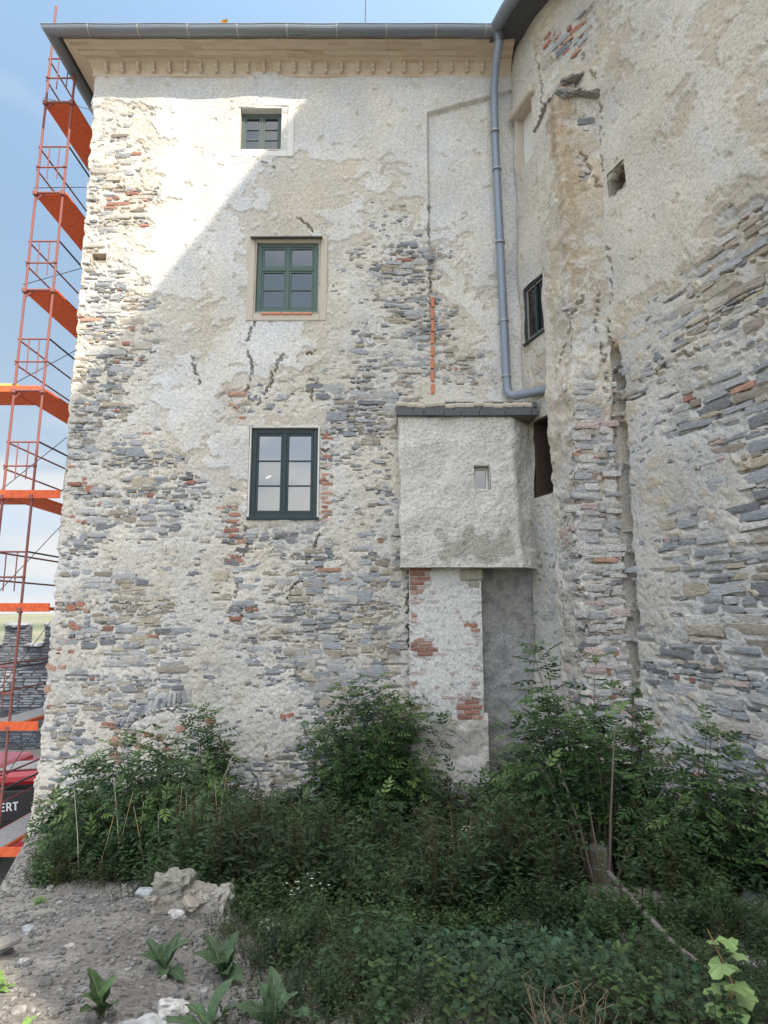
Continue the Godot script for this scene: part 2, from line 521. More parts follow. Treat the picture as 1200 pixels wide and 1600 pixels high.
# a rough cleft stone 1 x 1 seen from the front, face near z = 0, body back to z = -1
func stone_shape(r: RandomNumberGenerator, brick: bool) -> Mb:
	var mb := Mb.new()
	var jy := .16 if not brick else .03
	var jx := .09 if not brick else .02
	var cut := .13 if not brick else .03
	var o := []
	var f := []
	var ring2 := []
	for q in [-.5 + r.randf_range(.01, cut), -.17 + r.randf_range(-.1, .1), .17 + r.randf_range(-.1, .1), .5 - r.randf_range(.01, cut)]: ring2.append(Vector2(q, -.5 + r.randf_range(0, jy)))
	for q in [-.24, .2]: ring2.append(Vector2(.5 - r.randf_range(0, jx), q + r.randf_range(-.08, .08)))
	for q in [.5 - r.randf_range(.01, cut), .17 + r.randf_range(-.1, .1), -.17 + r.randf_range(-.1, .1), -.5 + r.randf_range(.01, cut)]: ring2.append(Vector2(q, .5 - r.randf_range(0, jy)))
	for q in [.2, -.24]: ring2.append(Vector2(-.5 + r.randf_range(0, jx), q + r.randf_range(-.08, .08)))
	var k := ring2.size()
	var tilt := Vector2(r.randf_range(-.25, .25), r.randf_range(-.25, .25)) * (1.0 if not brick else .2)
	for i in k:
		var q: Vector2 = ring2[i]
		o.append(Vector3(q.x, q.y, r.randf_range(-.36, -.2)))
		f.append(Vector3(q.x * r.randf_range(.93, .985), q.y * r.randf_range(.80, .93), q.dot(tilt) + r.randf_range(-.08, .05)))
	var mid := Vector3(r.randf_range(-.2, .2), r.randf_range(-.15, .15), r.randf_range(.0, .12))
	for i in k:
		var j := (i + 1) % k
		var w := Color.WHITE
		mb.quad(o[i] + Vector3(0, 0, -.7), o[j] + Vector3(0, 0, -.7), o[j], o[i], w, (o[i] + o[j]) * Vector3(1, 1, 0))
		mb.quad(o[i], o[j], f[j], f[i], w, (o[i] + o[j]) * Vector3(1, 1, 0) + Vector3(0, 0, .3))
		mb.tri(f[i], f[j], mid, w, Vector3(0, 0, 1))
	return mb
func make_stone_shapes() -> void:
	var r := RandomNumberGenerator.new()
	r.seed = 5
	for i in 18:
		stone_shapes.append(stone_shape(r, false))
		stone_meshes.append(stone_shapes[i].mesh(false))
	for i in 6:
		brick_shapes.append(stone_shape(r, true))
		brick_meshes.append(brick_shapes[i].mesh(false))

# lays rough courses of stones over a wall face; returns [s, y, width, height, proud, tone, tilt, is_brick, shown]
func lay_stones(w: Wall, s0: float, s1: float, y0: float, y1: float, hmin: float, hmax: float, aspect: float, sd: int, lime := 0.0) -> Array:
	var r := RandomNumberGenerator.new()
	r.seed = sd
	var out := []
	var y := y0
	while y < y1:
		var ch := lerpf(hmin, hmax, pow(r.randf(), 1.3))
		if r.randf() < .25: ch *= .55
		var s := s0 + r.randf_range(-.1, .05)
		while s < s1:
			var asp := aspect * pow(2.0, r.randf_range(-1.1, .8))
			var wd := clampf(ch * asp, .07, .62)
			var cx := s + wd * .5
			var cy := y + ch * .5 + r.randf_range(-.02, .02) + w.n_warp.get_noise_2d(cx * .6, y) * .10
			s += wd + r.randf_range(.002, .022)
			if cx - wd * .5 < s0 or cx + wd * .5 > s1 or cy > y1 - ch * .5: continue
			var blocked := false
			for hole in w.holes:
				if hole.grow_individual(wd * .42, ch * .42, wd * .42, ch * .42).has_point(Vector2(cx, cy)): blocked = true
			if blocked: continue
			var ct := maxf(coat_at(w, cx - wd * .38, cy), coat_at(w, cx + wd * .38, cy))
			ct = maxf(ct, coat_at(w, cx, cy))
			if ct > .62: continue
			# mortar lies thick in patches and hides the stones there
			var e := fld[1] - maxf(0.0, w.n_edge.get_noise_2d(cx * .55 + 70.0, cy * .75)) * w.patchy
			if r.randf() > lerpf(-.06, 1.22, e): continue
			var is_brick := r.randf() < fld[3] * .9
			var tone: int
			if is_brick:
				tone = 9 + r.randi() % 3
				if r.randf() < .4: wd *= .5
			elif r.randf() < lime: tone = [12, 13, 12, 13, 2, 3, 14][r.randi() % 7]
			elif r.randf() < fld[2]: tone = 5 + r.randi() % 4
			else: tone = [0, 0, 0, 1, 1, 2, 2, 3, 3, 3, 4, 4, 7][r.randi() % 13]
			var hh := ch * r.randf_range(.8, 1.08)
			if is_brick: hh = clampf(hh, .055, .075)
			if r.randf() < .8 * e:
				var jl := wd * r.randf_range(.25, .5)
				var jc := cx + r.randf_range(-.25, .25) * wd
				w.joints.append([jc - jl, jc + jl, cy - hh * .5 - .010, r.randf_range(.035, .085)])
			var proud := lerpf(r.randf_range(.0, .012), r.randf_range(-.010, .014), e)
			out.append([cx, cy, wd, hh, proud, tone, r.randf_range(-.07, .07), is_brick, wd * hh * (.35 + e)])
		y += ch * .93
	return out
# small flakes and pebbles showing through the mortar
func sprinkle(w: Wall, list: Array, s0: float, s1: float, y0: float, y1: float, count: int, sd: int) -> void:
	var r := RandomNumberGenerator.new()
	r.seed = sd
	for i in count:
		var s := r.randf_range(s0, s1)
		var y := r.randf_range(y0, y1)
		var clear := true
		for hole in w.holes:
			if hole.grow(.1).has_point(Vector2(s, y)): clear = false
		if not clear or coat_at(w, s, y) > .45 or fld[1] > .75: continue
		var wd := r.randf_range(.05, .16)
		var smear := w.n_edge.get_noise_2d(s * .55 + 70.0, y * .75)
		var h := lerpf(.014, w.bed, fld[1]) + smear * (.007 + .006 * w.patchy)
		list.append([s, y, wd, wd * r.randf_range(.25, .6), h + r.randf_range(-.002, .008), [0, 1, 4, 7, 5, 3, 1, 4, 13][r.randi() % 9], r.randf_range(-.35, .35), false, .001])
func wall_frame(w: Wall, s: float, y: float) -> Basis:
	var a: Vector3 = w.place.call(s - .02, y, 0.0)
	var b: Vector3 = w.place.call(s + .02, y, 0.0)
	var tx := (b - a).normalized()
	var up: Vector3 = (w.place.call(s, y + .02, 0.0) - w.place.call(s, y - .02, 0.0)).normalized()
	return Basis(tx, up, tx.cross(up).normalized())
func set_stones(w: Wall, parent: Node, list: Array, sd: int, most := 300) -> void:
	var r := RandomNumberGenerator.new()
	r.seed = sd
	list.sort_custom(func(a, b): return a[8] > b[8])
	var rest := Mb.new()
	for i in list.size():
		var q: Array = list[i]
		var fr := wall_frame(w, q[0], q[1])
		fr = fr * Basis(Vector3(0, 0, 1), q[6]) * Basis(Vector3(1, 0, 0), r.randf_range(-.12, .12)) * Basis(Vector3(0, 1, 0), r.randf_range(-.06, .06))
		var at: Vector3 = w.place.call(q[0], q[1], q[4] + w.swell.call(q[0], q[1]))
		var xf := Transform3D(fr * Basis.from_scale(Vector3(q[2], q[3], .045 + .12 * q[3])), at)
		var k := r.randi() % (6 if q[7] else 18)
		if i < most:
			part(parent, "brick" if q[7] else "stone", brick_meshes[k] if q[7] else stone_meshes[k], M["tone%d" % q[5]], xf)
		else:
			var j := r.randf_range(.82, 1.15)
			var t: Color = TONES[q[5]]
			rest.add(brick_shapes[k] if q[7] else stone_shapes[k], xf, Color(t.r * j, t.g * j, t.b * j))
	if rest.v.size():
		var o := part(parent, "small_stones", rest.mesh(), M.stones)
		o.set_meta("kind", "stuff")

# ---------------------------------------------------------------- the place
const EYE := Vector3(0, 3.3, 11)
const SUN := Vector3(.69, 1.0, .80)
const CORNER := -5.67
const WING := [Vector2(2.51, 0), Vector2(2.86, 1.05), Vector2(3.45, 1.85), Vector2(4.25, 4.05), Vector2(5.4, 7.2)]
var wob: FastNoiseLite
func place_facade(s: float, y: float, h: float) -> Vector3:
	var k := wob.get_noise_1d(y * 3.0) * .045 + smoothstep(1.2, -.4, y) * -.12
	if s >= CORNER: return Vector3(s + k * exp((CORNER - s) * 2.5), y, h)
	return Vector3(CORNER + k - h, y, s - CORNER)
func swell_facade(s: float, y: float) -> float:
	var b := wob.get_noise_2d(s * .5, y * .5 + 200.0) * .035
	# the set-back field right of the old chase, with its sloping head
	var x0 := .846
	if s > x0:
		var head := 12.95 + (s - x0) * .30
		var t := smoothstep(x0, x0 + .02, s) * smoothstep(head, head - .05, y) * smoothstep(8.2, 9.6, y)
		b -= .085 * t
	return b
func wing_at(s: float) -> Array:
	for i in WING.size() - 1:
		var a: Vector2 = WING[i]
		var b: Vector2 = WING[i + 1]
		var l := a.distance_to(b)
		if s <= l or i == WING.size() - 2:
			return [a.lerp(b, s / l), (b - a) / l]
		s -= l
	return []
func place_wing(s: float, y: float, h: float) -> Vector3:
	var q: Vector2 = Vector2.ZERO
	var d: Vector2 = Vector2.ZERO
	for o in [-.22, -.11, 0.0, .11, .22]:
		var a := wing_at(maxf(s + o, 0.0))
		q += a[0] * .2
		d += a[1]
	d = d.normalized()
	var outw := Vector2(-d.y, d.x)   # towards the yard
	var batter := smoothstep(2.6, -.4, y) * .28
	q += outw * (h + batter)
	return Vector3(q.x, y, q.y)
func swell_wing(s: float, y: float) -> float:
	# a deep washed-out gap where the buttress has parted from the wall
	var gap := smoothstep(.16, .05, absf(s - 2.18 - wob.get_noise_1d(y * 1.5) * .08)) * smoothstep(7.6, 6.8, y) * clampf(.75 + wob.get_noise_1d(y * 4.0 + 40.0) * 1.2, .1, 1.0)
	return wob.get_noise_2d(s * .5 + 50.0, y * .5) * .06 - gap * .28
const BUT := [Vector2(2.71, .98), Vector2(2.82, 1.9), Vector2(3.56, 1.92)]
func place_buttress(s: float, y: float, h: float) -> Vector3:
	var l1: float = BUT[0].distance_to(BUT[1])
	var k := wob.get_noise_1d(y * 2.0 + 300.0) * .07 + wob.get_noise_1d(y * 7.0 + 10.0) * .05 * smoothstep(8.0, 6.0, y)
	var flare := smoothstep(2.0, -.3, y)
	var q: Vector2
	if s <= l1:
		q = BUT[0].lerp(BUT[1], s / l1) + Vector2(-.987, .16) * (h + flare * .22)
	else:
		q = BUT[1].lerp(BUT[2], (s - l1) / BUT[1].distance_to(BUT[2])) + Vector2(0, h + flare * .16) + Vector2(-flare * .2 * maxf(0.0, 1 - (s - l1) * 2.0), 0)
	q.x += k * clampf(1.0 - absf(s - l1) * 2.0, 0, 1)
	return Vector3(q.x, y, q.y)
func swell_buttress(s: float, y: float) -> float:
	var l := 1.667
	var gap := smoothstep(l - .17 + wob.get_noise_1d(y * 3.0 + 80.0) * .06, l - .04, s) * smoothstep(7.8, 7.0, y)
	return wob.get_noise_2d(s * .8 - 70.0, y * .8) * .06 + wob.get_noise_2d(s * 2.2 + 20.0, y * 3.0) * .035 * smoothstep(8.0, 6.0, y) - gap * .32
func snap(r: Rect2, s0: float, y0: float, step: float) -> Rect2:
	var a := Vector2(s0 + round((r.position.x - s0) / step) * step, y0 + round((r.position.y - y0) / step) * step)
	var b := Vector2(s0 + round((r.end.x - s0) / step) * step, y0 + round((r.end.y - y0) / step) * step)
	return Rect2(a, b - a)

# bars round a rectangle in the x-y plane
func ring(mb: Mb, r: Rect2, wd: float, z0: float, z1: float, bev := .004) -> void:
	var zc := (z0 + z1) * .5
	var d := z1 - z0
	mb.box(Vector3(r.position.x + wd * .5, r.get_center().y, zc), Vector3(wd, r.size.y, d), Basis.IDENTITY, Color.WHITE, bev)
	mb.box(Vector3(r.end.x - wd * .5, r.get_center().y, zc), Vector3(wd, r.size.y, d), Basis.IDENTITY, Color.WHITE, bev)
	mb.box(Vector3(r.get_center().x, r.position.y + wd * .5, zc), Vector3(r.size.x - wd * 2.0 - .001, wd, d - .002), Basis.IDENTITY, Color.WHITE, bev)
	mb.box(Vector3(r.get_center().x, r.end.y - wd * .5, zc), Vector3(r.size.x - wd * 2.0 - .001, wd, d - .002), Basis.IDENTITY, Color.WHITE, bev)
func lining(mb: Mb, r: Rect2, z0: float, z1: float, t := .03) -> void:
	ring(mb, r.grow(.004), t, z0, z1, .006)
# a two-sash window: bands = heights (share, from the top) of the lights; after_first: a transom below the first band
func window(parent: Node, r: Rect2, z: float, paint: Material, glass: Material, bands: Array, transom: bool, fw: float, sw: float, called := "window") -> MeshInstance3D:
	var fr := Mb.new()
	ring(fr, r, fw, z - .06, z, .006)
	var cx := r.get_center().x
	var inner := r.grow(-fw)
	fr.box(Vector3(cx, r.get_center().y, z - .03), Vector3(fw * .75, inner.size.y, .055), Basis.IDENTITY, Color.WHITE, .006)
	var o := part(parent, called, fr.mesh(false), paint)
	var y := inner.end.y
	var first := true
	var groups := [bands] if not transom else [[bands[0]], bands.slice(1)]
	for gi in groups.size():
		var tot := 0.0
		for b in groups[gi]: tot += b
		var y2: float = y - inner.size.y * tot
		var tb := fw * .8 if transom and gi == 0 else 0.0
		if tb > 0.0:
			var tm := Mb.new()
			for sx in [-1, 1]:
				tm.box(Vector3(cx + sx * (inner.size.x + fw * .75) * .25, y2, z - .028), Vector3((inner.size.x - fw * .75) * .5, tb, .06), Basis.IDENTITY, Color.WHITE, .005)
			part(o, "transom", tm.mesh(false), paint)
		for side in 2:
			var x0 := inner.position.x if side == 0 else cx + fw * .375
			var x1 := cx - fw * .375 if side == 0 else inner.end.x
			var ybot := y2 + tb * .5
			var ytop := y - (fw * .4 if transom and gi == 1 else 0.0)
			var sr := Rect2(x0, ybot, x1 - x0, ytop - ybot).grow(-.002)
			var sm := Mb.new()
			ring(sm, sr, sw, z - .05, z - .012, .004)
			part(o, "sash", sm.mesh(false), paint)
			var gr := sr.grow(-sw)
			var yy := gr.end.y
			for k in groups[gi].size():
				var hh: float = gr.size.y * groups[gi][k] / tot
				var pm := Mb.new()
				pm.box(Vector3(gr.get_center().x, yy - hh * .5, z - .036), Vector3(gr.size.x + .004, hh - (.0 if groups[gi].size() == 1 else .018), .006))
				var tilt := Basis(Vector3(0, 1, 0), (.006 if (side + k) % 2 == 0 else -.005)) * Basis(Vector3(1, 0, 0), .004 * (k - 1))
				var c := Vector3(gr.get_center().x, yy - hh * .5, z - .036)
				part(o, "pane", pm.mesh(false), glass, Transform3D(tilt, c - tilt * c))
				if k > 0:
					var mm := Mb.new()
					mm.box(Vector3(gr.get_center().x, yy, z - .03), Vector3(gr.size.x, .026, .03), Basis.IDENTITY, Color.WHITE, .004)
					part(o, "glazing_bar", mm.mesh(false), paint)
				yy -= hh
		y = y2
	return o
# carries an (out, up) profile along the front eave and round the left corner
func eave_sweep(mb: Mb, prof: Array, x1: float, zback: float, col := Color.WHITE, closed := false) -> void:
	for i in (prof.size() if closed else prof.size() - 1):
		var a: Vector2 = prof[i]
		var b: Vector2 = prof[(i + 1) % prof.size()]
		var A0 := Vector3(x1, a.y, a.x)
		var A1 := Vector3(x1, b.y, b.x)
		var B0 := Vector3(CORNER - a.x, a.y, a.x)
		var B1 := Vector3(CORNER - b.x, b.y, b.x)
		var C0 := Vector3(CORNER - a.x, a.y, zback)
		var C1 := Vector3(CORNER - b.x, b.y, zback)
		var seg := int((x1 - B0.x) / .35)
		for k in seg:
			var t := float(k) / seg
			var t2 := float(k + 1) / seg
			var w := Vector3(0, wob.get_noise_1d(lerpf(A0.x, B0.x, t) * 2.0) * .014, 0)
			var w2 := Vector3(0, wob.get_noise_1d(lerpf(A0.x, B0.x, t2) * 2.0) * .014, 0)
			var tone := 1.0 + wob.get_noise_2d(t * 26.0, a.y * 14.0 + i * 1.7) * .30
			mb.quad(A0.lerp(B0, t) + w, A1.lerp(B1, t) + w, A1.lerp(B1, t2) + w2, A0.lerp(B0, t2) + w2, Color(col.r * tone, col.g * tone * lerpf(1.0, tone, .4), col.b * tone * lerpf(1.0, tone, .7)))
		mb.quad(B0, B1, C1, C0, col)

func build_house() -> void:
	var house := thing("castle_house", "tall weathered castle house front with patchy plaster over rubble, three windows and grey gutter", "building")
	var st := .02
	var w1 := snap(Rect2(-2.812, 12.112, 0.849, 0.933), CORNER, -.5, st)
	var w2 := snap(Rect2(-2.385, 8.780, 1.180, 1.439), CORNER, -.5, st)
	var w3 := snap(Rect2(-2.385, 4.935, 1.243, 1.681), CORNER, -.5, st)
	var putlog := snap(Rect2(-5.488, 9.828, 0.288, 0.169), CORNER, -.5, st)
	var w := make_wall(facade_plan(), Vector2(.25, .25), -5.875, 14.375, place_facade, swell_facade, 100)
	w.holes = [w1, w2, w3, putlog]
	w.cracks = [[Vector2(-2.381, 8.617), Vector2(-2.509, 8.218), Vector2(-2.442, 7.958), Vector2(-2.364, 7.725), Vector2(-2.458, 7.420), Vector2(-2.499, 7.238)],
		[Vector2(-1.756, 8.094), Vector2(-1.957, 7.762), Vector2(-2.044, 7.542), Vector2(-2.117, 7.238), Vector2(-2.261, 7.034)],
		[Vector2(-1.286, 8.032), Vector2(-1.426, 8.008)], [Vector2(-1.276, 7.420), Vector2(-1.340, 7.118)], [Vector2(-1.483, 6.226), Vector2(-0.912, 6.168)],
		[Vector2(-1.149, 4.675), Vector2(-1.222, 4.396), Vector2(-1.351, 4.173), Vector2(-1.412, 3.898), Vector2(-1.595, 3.679), Vector2(-1.647, 3.570)],
		[Vector2(-2.427, 4.844), Vector2(-2.382, 4.507), Vector2(-2.525, 4.173), Vector2(-2.471, 3.898), Vector2(-2.571, 3.624), Vector2(-2.609, 3.461)],
		[Vector2(-1.144, 3.030), Vector2(-1.215, 2.763), Vector2(-1.480, 2.446), Vector2(-1.473, 2.131)],
		[Vector2(-2.554, 8.156), Vector2(-2.505, 8.094)], [Vector2(-1.625, 10.720), Vector2(-1.452, 10.561), Vector2(-1.328, 10.377)],
		[Vector2(-4.473, 1.511), Vector2(-4.425, 1.104), Vector2(-4.432, 0.902)], [Vector2(-4.310, 1.460), Vector2(-4.104, 1.562), Vector2(-3.791, 1.696), Vector2(-3.313, 1.737)],
		[Vector2(-1.958, 1.104), Vector2(-1.915, 0.702), Vector2(-2.096, 0.453)], [Vector2(0.442, 4.063), Vector2(0.394, 3.299), Vector2(0.443, 2.551)],
		[Vector2(0.852, 10.986), Vector2(0.840, 9.932), Vector2(0.868, 9.224)], [Vector2(-2.363, 11.851), Vector2(-2.090, 11.770)],
		[Vector2(-0.114, 6.344), Vector2(0.137, 6.086)], [Vector2(-0.452, 5.529), Vector2(0.000, 5.437)], [Vector2(-5.184, 6.938), Vector2(-4.496, 6.998)], [Vector2(-5.412, 5.414), Vector2(-4.504, 5.322)], [Vector2(-3.502, 7.909), Vector2(-3.340, 7.420)]]
	var stones := lay_stones(w, CORNER + .02, 2.5, -.3, 13.6, .055, .135, 2.7, 200)
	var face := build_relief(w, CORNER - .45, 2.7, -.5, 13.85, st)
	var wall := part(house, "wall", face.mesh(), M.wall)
	# what is left of a relieving arch of thin upright slates
	var ra := RandomNumberGenerator.new()
	ra.seed = 77
	for i in 15:
		var t := i / 14.0
		var p: Vector2 = Vector2(-4.409, 1.511).lerp(Vector2(-3.257, 1.903), t) + Vector2(0, sin(t * PI * .8) * .10)
		stones.append([p.x, p.y, ra.randf_range(.05, .075), ra.randf_range(.2, .3), .012, [4, 1, 3, 2][i % 4], lerpf(-.75, .1, t) * -1.0 * -1.0, false, 1.0])
	for i in 9:
		var t := i / 8.0
		var p: Vector2 = Vector2(-3.156, 1.820).lerp(Vector2(-2.294, 1.634), t)
		stones.append([p.x, p.y, .045, .16, -.004, [3, 2, 1][i % 3], lerpf(-.15, -.7, t), false, .04])
	# bricks round the lowest window: flat arch, right jamb, left foot
	for i in 17:
		var x := lerpf(w3.position.x - .02, w3.end.x + .04, i / 16.0)
		stones.append([x, w3.end.y + .085, .066, .11, .006, [12, 14, 9, 10][ra.randi() % 4] if i > 2 else 10, ra.randf_range(-.06, .06) + (i - 8) * .008, true, .8])
	for i in 20:
		var y := w3.position.y - .03 + i * .083
		var l := .2 if i % 2 == 0 else .12
		if ra.randf() < .82: stones.append([w3.end.x + .05 + l * .5, y, l, .066, .008, [9, 10, 11, 14][ra.randi() % 4], ra.randf_range(-.05, .05), true, .8])
	for q in [[345,655,3], [352,667,2], [360,790,4], [350,800,4], [372,812,3], [368,822,3], [372,845,3], [374,878,3], [366,884,2]]:
		for k in q[2]:
			var p: Vector2 = Vector2.ZERO
			p.x = -2.75 + (q[0] - 360.0) * .0112 + k * .19
			p.y = 6.78 - (q[1] - 655.0) * .0112
			if p.x + .1 < w3.position.x: stones.append([p.x, p.y, ra.randf_range(.12, .24), .062, .008, 9 + ra.randi() % 3, ra.randf_range(-.1, .1), true, .7])
	for q in [[100,945],[116,940],[104,972],[112,975],[122,945],[78,1036],[94,1036],[74,1070],[183,1145],[193,1148],[186,1166],[190,1176],[236,1137],[254,1141],[271,1173],[331,1118],[443,1110],[455,1108],[285,1127],[356,1155]]:
		var p := Vector2((q[0] - 600.0) * .01072, 3.3 - (q[1] - 955.0) * .01085)
		stones.append([p.x, p.y, ra.randf_range(.1, .2), ra.randf_range(.06, .12), .014, 9 + ra.randi() % 2, ra.randf_range(-.5, .5), true, .7])
	# larger blocks low in the wall
	for q in [[-4.6, -2.6, 1.8, 4.0, 44], [-1.6, -.1, 1.8, 3.9, 34], [-5.4, -4.0, 5.2, 9.0, 22], [-1.0, .6, 5.0, 9.8, 12]]:
		for i in q[4]:
			var bw := ra.randf_range(.22, .5)
			var bx := ra.randf_range(q[0], q[1])
			var by := ra.randf_range(q[2], q[3])
			if coat_at(w, bx, by) > .4 or fld[1] < .62: continue
			stones.append([bx, by, bw, minf(bw * ra.randf_range(.3, .62), .22), ra.randf_range(.004, .014), [0, 2, 3, 5, 6, 8, 1, 3][ra.randi() % 8], ra.randf_range(-.08, .08), false, .5])
	sprinkle(w, stones, CORNER + .05, 2.4, 0, 12.5, 2600, 210)
	set_stones(w, wall, stones, 300)
	# terracotta strip left in the chase
	var ch := Mb.new()
	for i in 8:
		var p: Vector2 = Vector2(0.902, 9.135).lerp(Vector2(0.879, 7.202), (i + .5) / 8.0)
		var m := Mb.new()
		m.box(Vector3(p.x + ra.randf_range(-.008, .008), p.y, .022 + swell_facade(p.x, p.y)), Vector3(.062, .235 - ra.randf() * .05, .05), Basis(Vector3(0, 0, 1), ra.randf_range(-.03, .03)), Color.WHITE, .008)
		part(wall, "clay_strip", m.mesh(false), M.terracotta)
	# openings
	var lm := Mb.new()
	lining(lm, w1, -.32, .042, .022)
	var s1 := part(house, "window_lining", lm.mesh(false), M.whitewash)
	var o1 := window(house, w1.grow(-.024), -.10, M.old_green, M.glass_dark, [.34, .33, .33], false, .055, .035)
	o1.set_meta("label", "small six light window with weathered green frame and dark panes under the eaves")
	var sf := Mb.new()
	ring(sf, Rect2(w1.position - Vector2(.13, .14), w1.size + Vector2(.36, .30)), .125, -.02, .044, .012)
	part(house, "window_surround", sf.mesh(false), M.whitewash)
	lm = Mb.new()
	lining(lm, w2, -.32, .05, .016)
	part(house, "window_lining", lm.mesh(false), M.beige)
	var o2 := window(house, w2.grow(-.018), -.012, M.green_paint, M.glass_dark, [.36, .32, .32], true, .085, .035)
	o2.set_meta("label", "green casement window with a transom and dark blue panes")
	sf = Mb.new()
	ring(sf, w2.grow_individual(.15, .16, .16, .10), .135, -.02, .048, .014)
	part(house, "window_surround", sf.mesh(false), M.beige)
	sf = Mb.new()
	sf.box(Vector3(w2.get_center().x - .02, w2.end.y + .03, .075), Vector3(w2.size.x + .16, .022, .15), Basis(Vector3(0, 0, 1), .004) * Basis(Vector3(1, 0, 0), .2), Color.WHITE, .004)
	part(house, "drip_board", sf.mesh(false), M.lead)
	sf = Mb.new()
	for i in 5: sf.box(Vector3(w2.position.x + .22 + i * .19, w2.position.y - .028, .03), Vector3(.18, .05, .07), Basis.IDENTITY, Color.WHITE, .01)
	part(house, "sill_bricks", sf.mesh(false), M.terracotta)
	lm = Mb.new()
	lining(lm, w3, -.32, .03, .03)
	part(house, "window_lining", lm.mesh(false), M.whitewash)
	var o3 := window(house, w3.grow(-.032), -.03, M.dark_paint, M.glass_sky, [.34, .33, .33], false, .082, .04)
	o3.set_meta("label", "dark framed six light window reflecting pale blue sky")
	sf = Mb.new()
	sf.box(Vector3(w3.get_center().x, w3.position.y + .02, .0), Vector3(w3.size.x + .02, .055, .12), Basis(Vector3(1, 0, 0), .2), Color.WHITE, .008)
	part(o3, "sill", sf.mesh(false), M.dark_paint)
	sf = Mb.new()
	sf.box(Vector3(w3.position.x + .34, w3.get_center().y - .07, -.056), Vector3(.10, .045, .004), Basis(Vector3(0, 0, 1), .5))
	part(o3, "sticker", sf.mesh(false), M.paper)
	sf = Mb.new()
	ring(sf, putlog.grow(.003), .02, -.3, .0, .004)
	part(house, "beam_hole_lining", sf.mesh(false), M.beige)
	# cornice, brackets, eaves
	var cm := Mb.new()
	var cc := Color(1, 1, 1)
	eave_sweep(cm, [Vector2(0, 13.70), Vector2(.045, 13.72), Vector2(.05, 13.80), Vector2(.06, 13.86), Vector2(.10, 13.97), Vector2(.155, 14.005), Vector2(.16, 14.035), Vector2(.22, 14.035), Vector2(.27, 14.075), Vector2(.275, 14.10), Vector2(.36, 14.10), Vector2(.40, 14.13), Vector2(.455, 14.14), Vector2(.46, 14.2), Vector2(.2, 14.2)], 2.5, -9.0, cc)
	var co := part(house, "cornice", cm.mesh(), M.cornice)
	for i in 25:
		var dm := Mb.new()
		var x := -5.42 + i * .3065 + ra.randf_range(-.012, .012)
		dm.box(Vector3(x, 13.90, .115), Vector3(.058, .16, .10), Basis(Vector3(1, 0, 0), -.3), Color.WHITE, .014)
		dm.box(Vector3(x, 13.80, .085), Vector3(.066, .05, .09), Basis.IDENTITY, Color.WHITE, .012)
		part(co, "bracket", dm.mesh(), M.cornice)
	var em := Mb.new()
	eave_sweep(em, [Vector2(.3, 14.21), Vector2(.62, 14.19), Vector2(.62, 14.23), Vector2(.3, 14.26)], 2.4, -9.0)
	part(house, "eaves_board", em.mesh(false), M.slate_roof)
	var gm := Mb.new()
	var gp := []
	for i in 13:
		var a := PI + PI * i / 12.0
		gp.append(Vector2(.625 + cos(a) * .115, 14.17 + sin(a) * .115))
	gp.append(Vector2(.752, 14.18))
	gp.append(Vector2(.745, 14.195))
	for i in 12:
		var a := TAU - PI * i / 11.0
		gp.append(Vector2(.625 + cos(a) * .108, 14.17 + sin(a) * .108))
	eave_sweep(gm, gp, 2.12, -9.0, Color.WHITE, true)
	var gut := part(house, "gutter", gm.mesh(false), M.zinc)
	for i in 9:
		var bm := Mb.new()
		var x := -5.55 + i * .93
		bm.extrude_x(gp.slice(0, 13).map(func(q): return (q - Vector2(.625, 14.17)) * 1.09 + Vector2(.625, 14.17)), x, x + .032, Color.WHITE, 0, 0, false)
		part(gut, "joint_band", bm.mesh(false), M.seam)
	# roof and the body of the house behind the front
	var rm := Mb.new()
	var ya := 14.22
	var e0 := Vector3(CORNER - .62, ya, .62)
	var e1 := Vector3(9.0, ya, .62)
	var e2 := Vector3(9.0, ya, -10.6)
	var e3 := Vector3(CORNER - .62, ya, -10.6)
	var r0 := Vector3(-.6, ya + 5.2, -5)
	var r1 := Vector3(9.0, ya + 5.2, -5)
	rm.quad(e0, e1, r1, r0, Color.WHITE, Vector3(0, 1, 1))
	rm.quad(e3, e2, r1, r0, Color.WHITE, Vector3(0, 1, -1))
	rm.tri(e0, e3, r0, Color.WHITE, Vector3(-1, 1, 0))
	part(house, "roof", rm.mesh(false), M.roof_tile)
	var bm2 := Mb.new()
	bm2.box(Vector3(1.66, 6.6, -5.33), Vector3(14.5, 15.2, 10), Basis.IDENTITY, Color(.5, .45, .38))
	bm2.box(Vector3(CORNER + .05 + .10, 6.6, -.36), Vector3(.25, 15.2, .2), Basis.IDENTITY, Color(.5, .45, .38))
	part(house, "rear_body", bm2.mesh(), M.wall)
	var rod := Mb.new()
	rod.tube([Vector3(-.45, 16.6, -2.3), Vector3(-.45, 20.5, -2.3)], [.014, .010], 6)
	part(house, "lightning_rod", rod.mesh(false), M.steel_dark)
	# a yellow-leaved seedling in the gutter
	var sd := thing("gutter_seedling", "tiny yellow weed sprouting from the house gutter", "weed", Vector3(-3.0, 14.18, .68))
	var ym := Mb.new()
	ym.tube([Vector3.ZERO, Vector3(-.03, .06, .01), Vector3(-.08, .13, .02)], [.008, .006, .004], 5)
	part(sd, "stem", ym.mesh(false), M.yellow)
	ym = Mb.new()
	for i in 5: ym.quad(Vector3(-.04 - i * .01, .06 + i * .014, 0), Vector3(.02, .06 + i * .02, .02), Vector3(.06 + i * .006, .04 + i * .03, .01), Vector3(0, .05 + i * .014, -.02), Color.WHITE)
	part(sd, "leaves", ym.mesh(false), M.yellow)

func band(mb: Mb, at: Vector3, dir: Vector3, r: float) -> void:
	mb.tube([at - dir * .02, at + dir * .02], [r, r], 12)

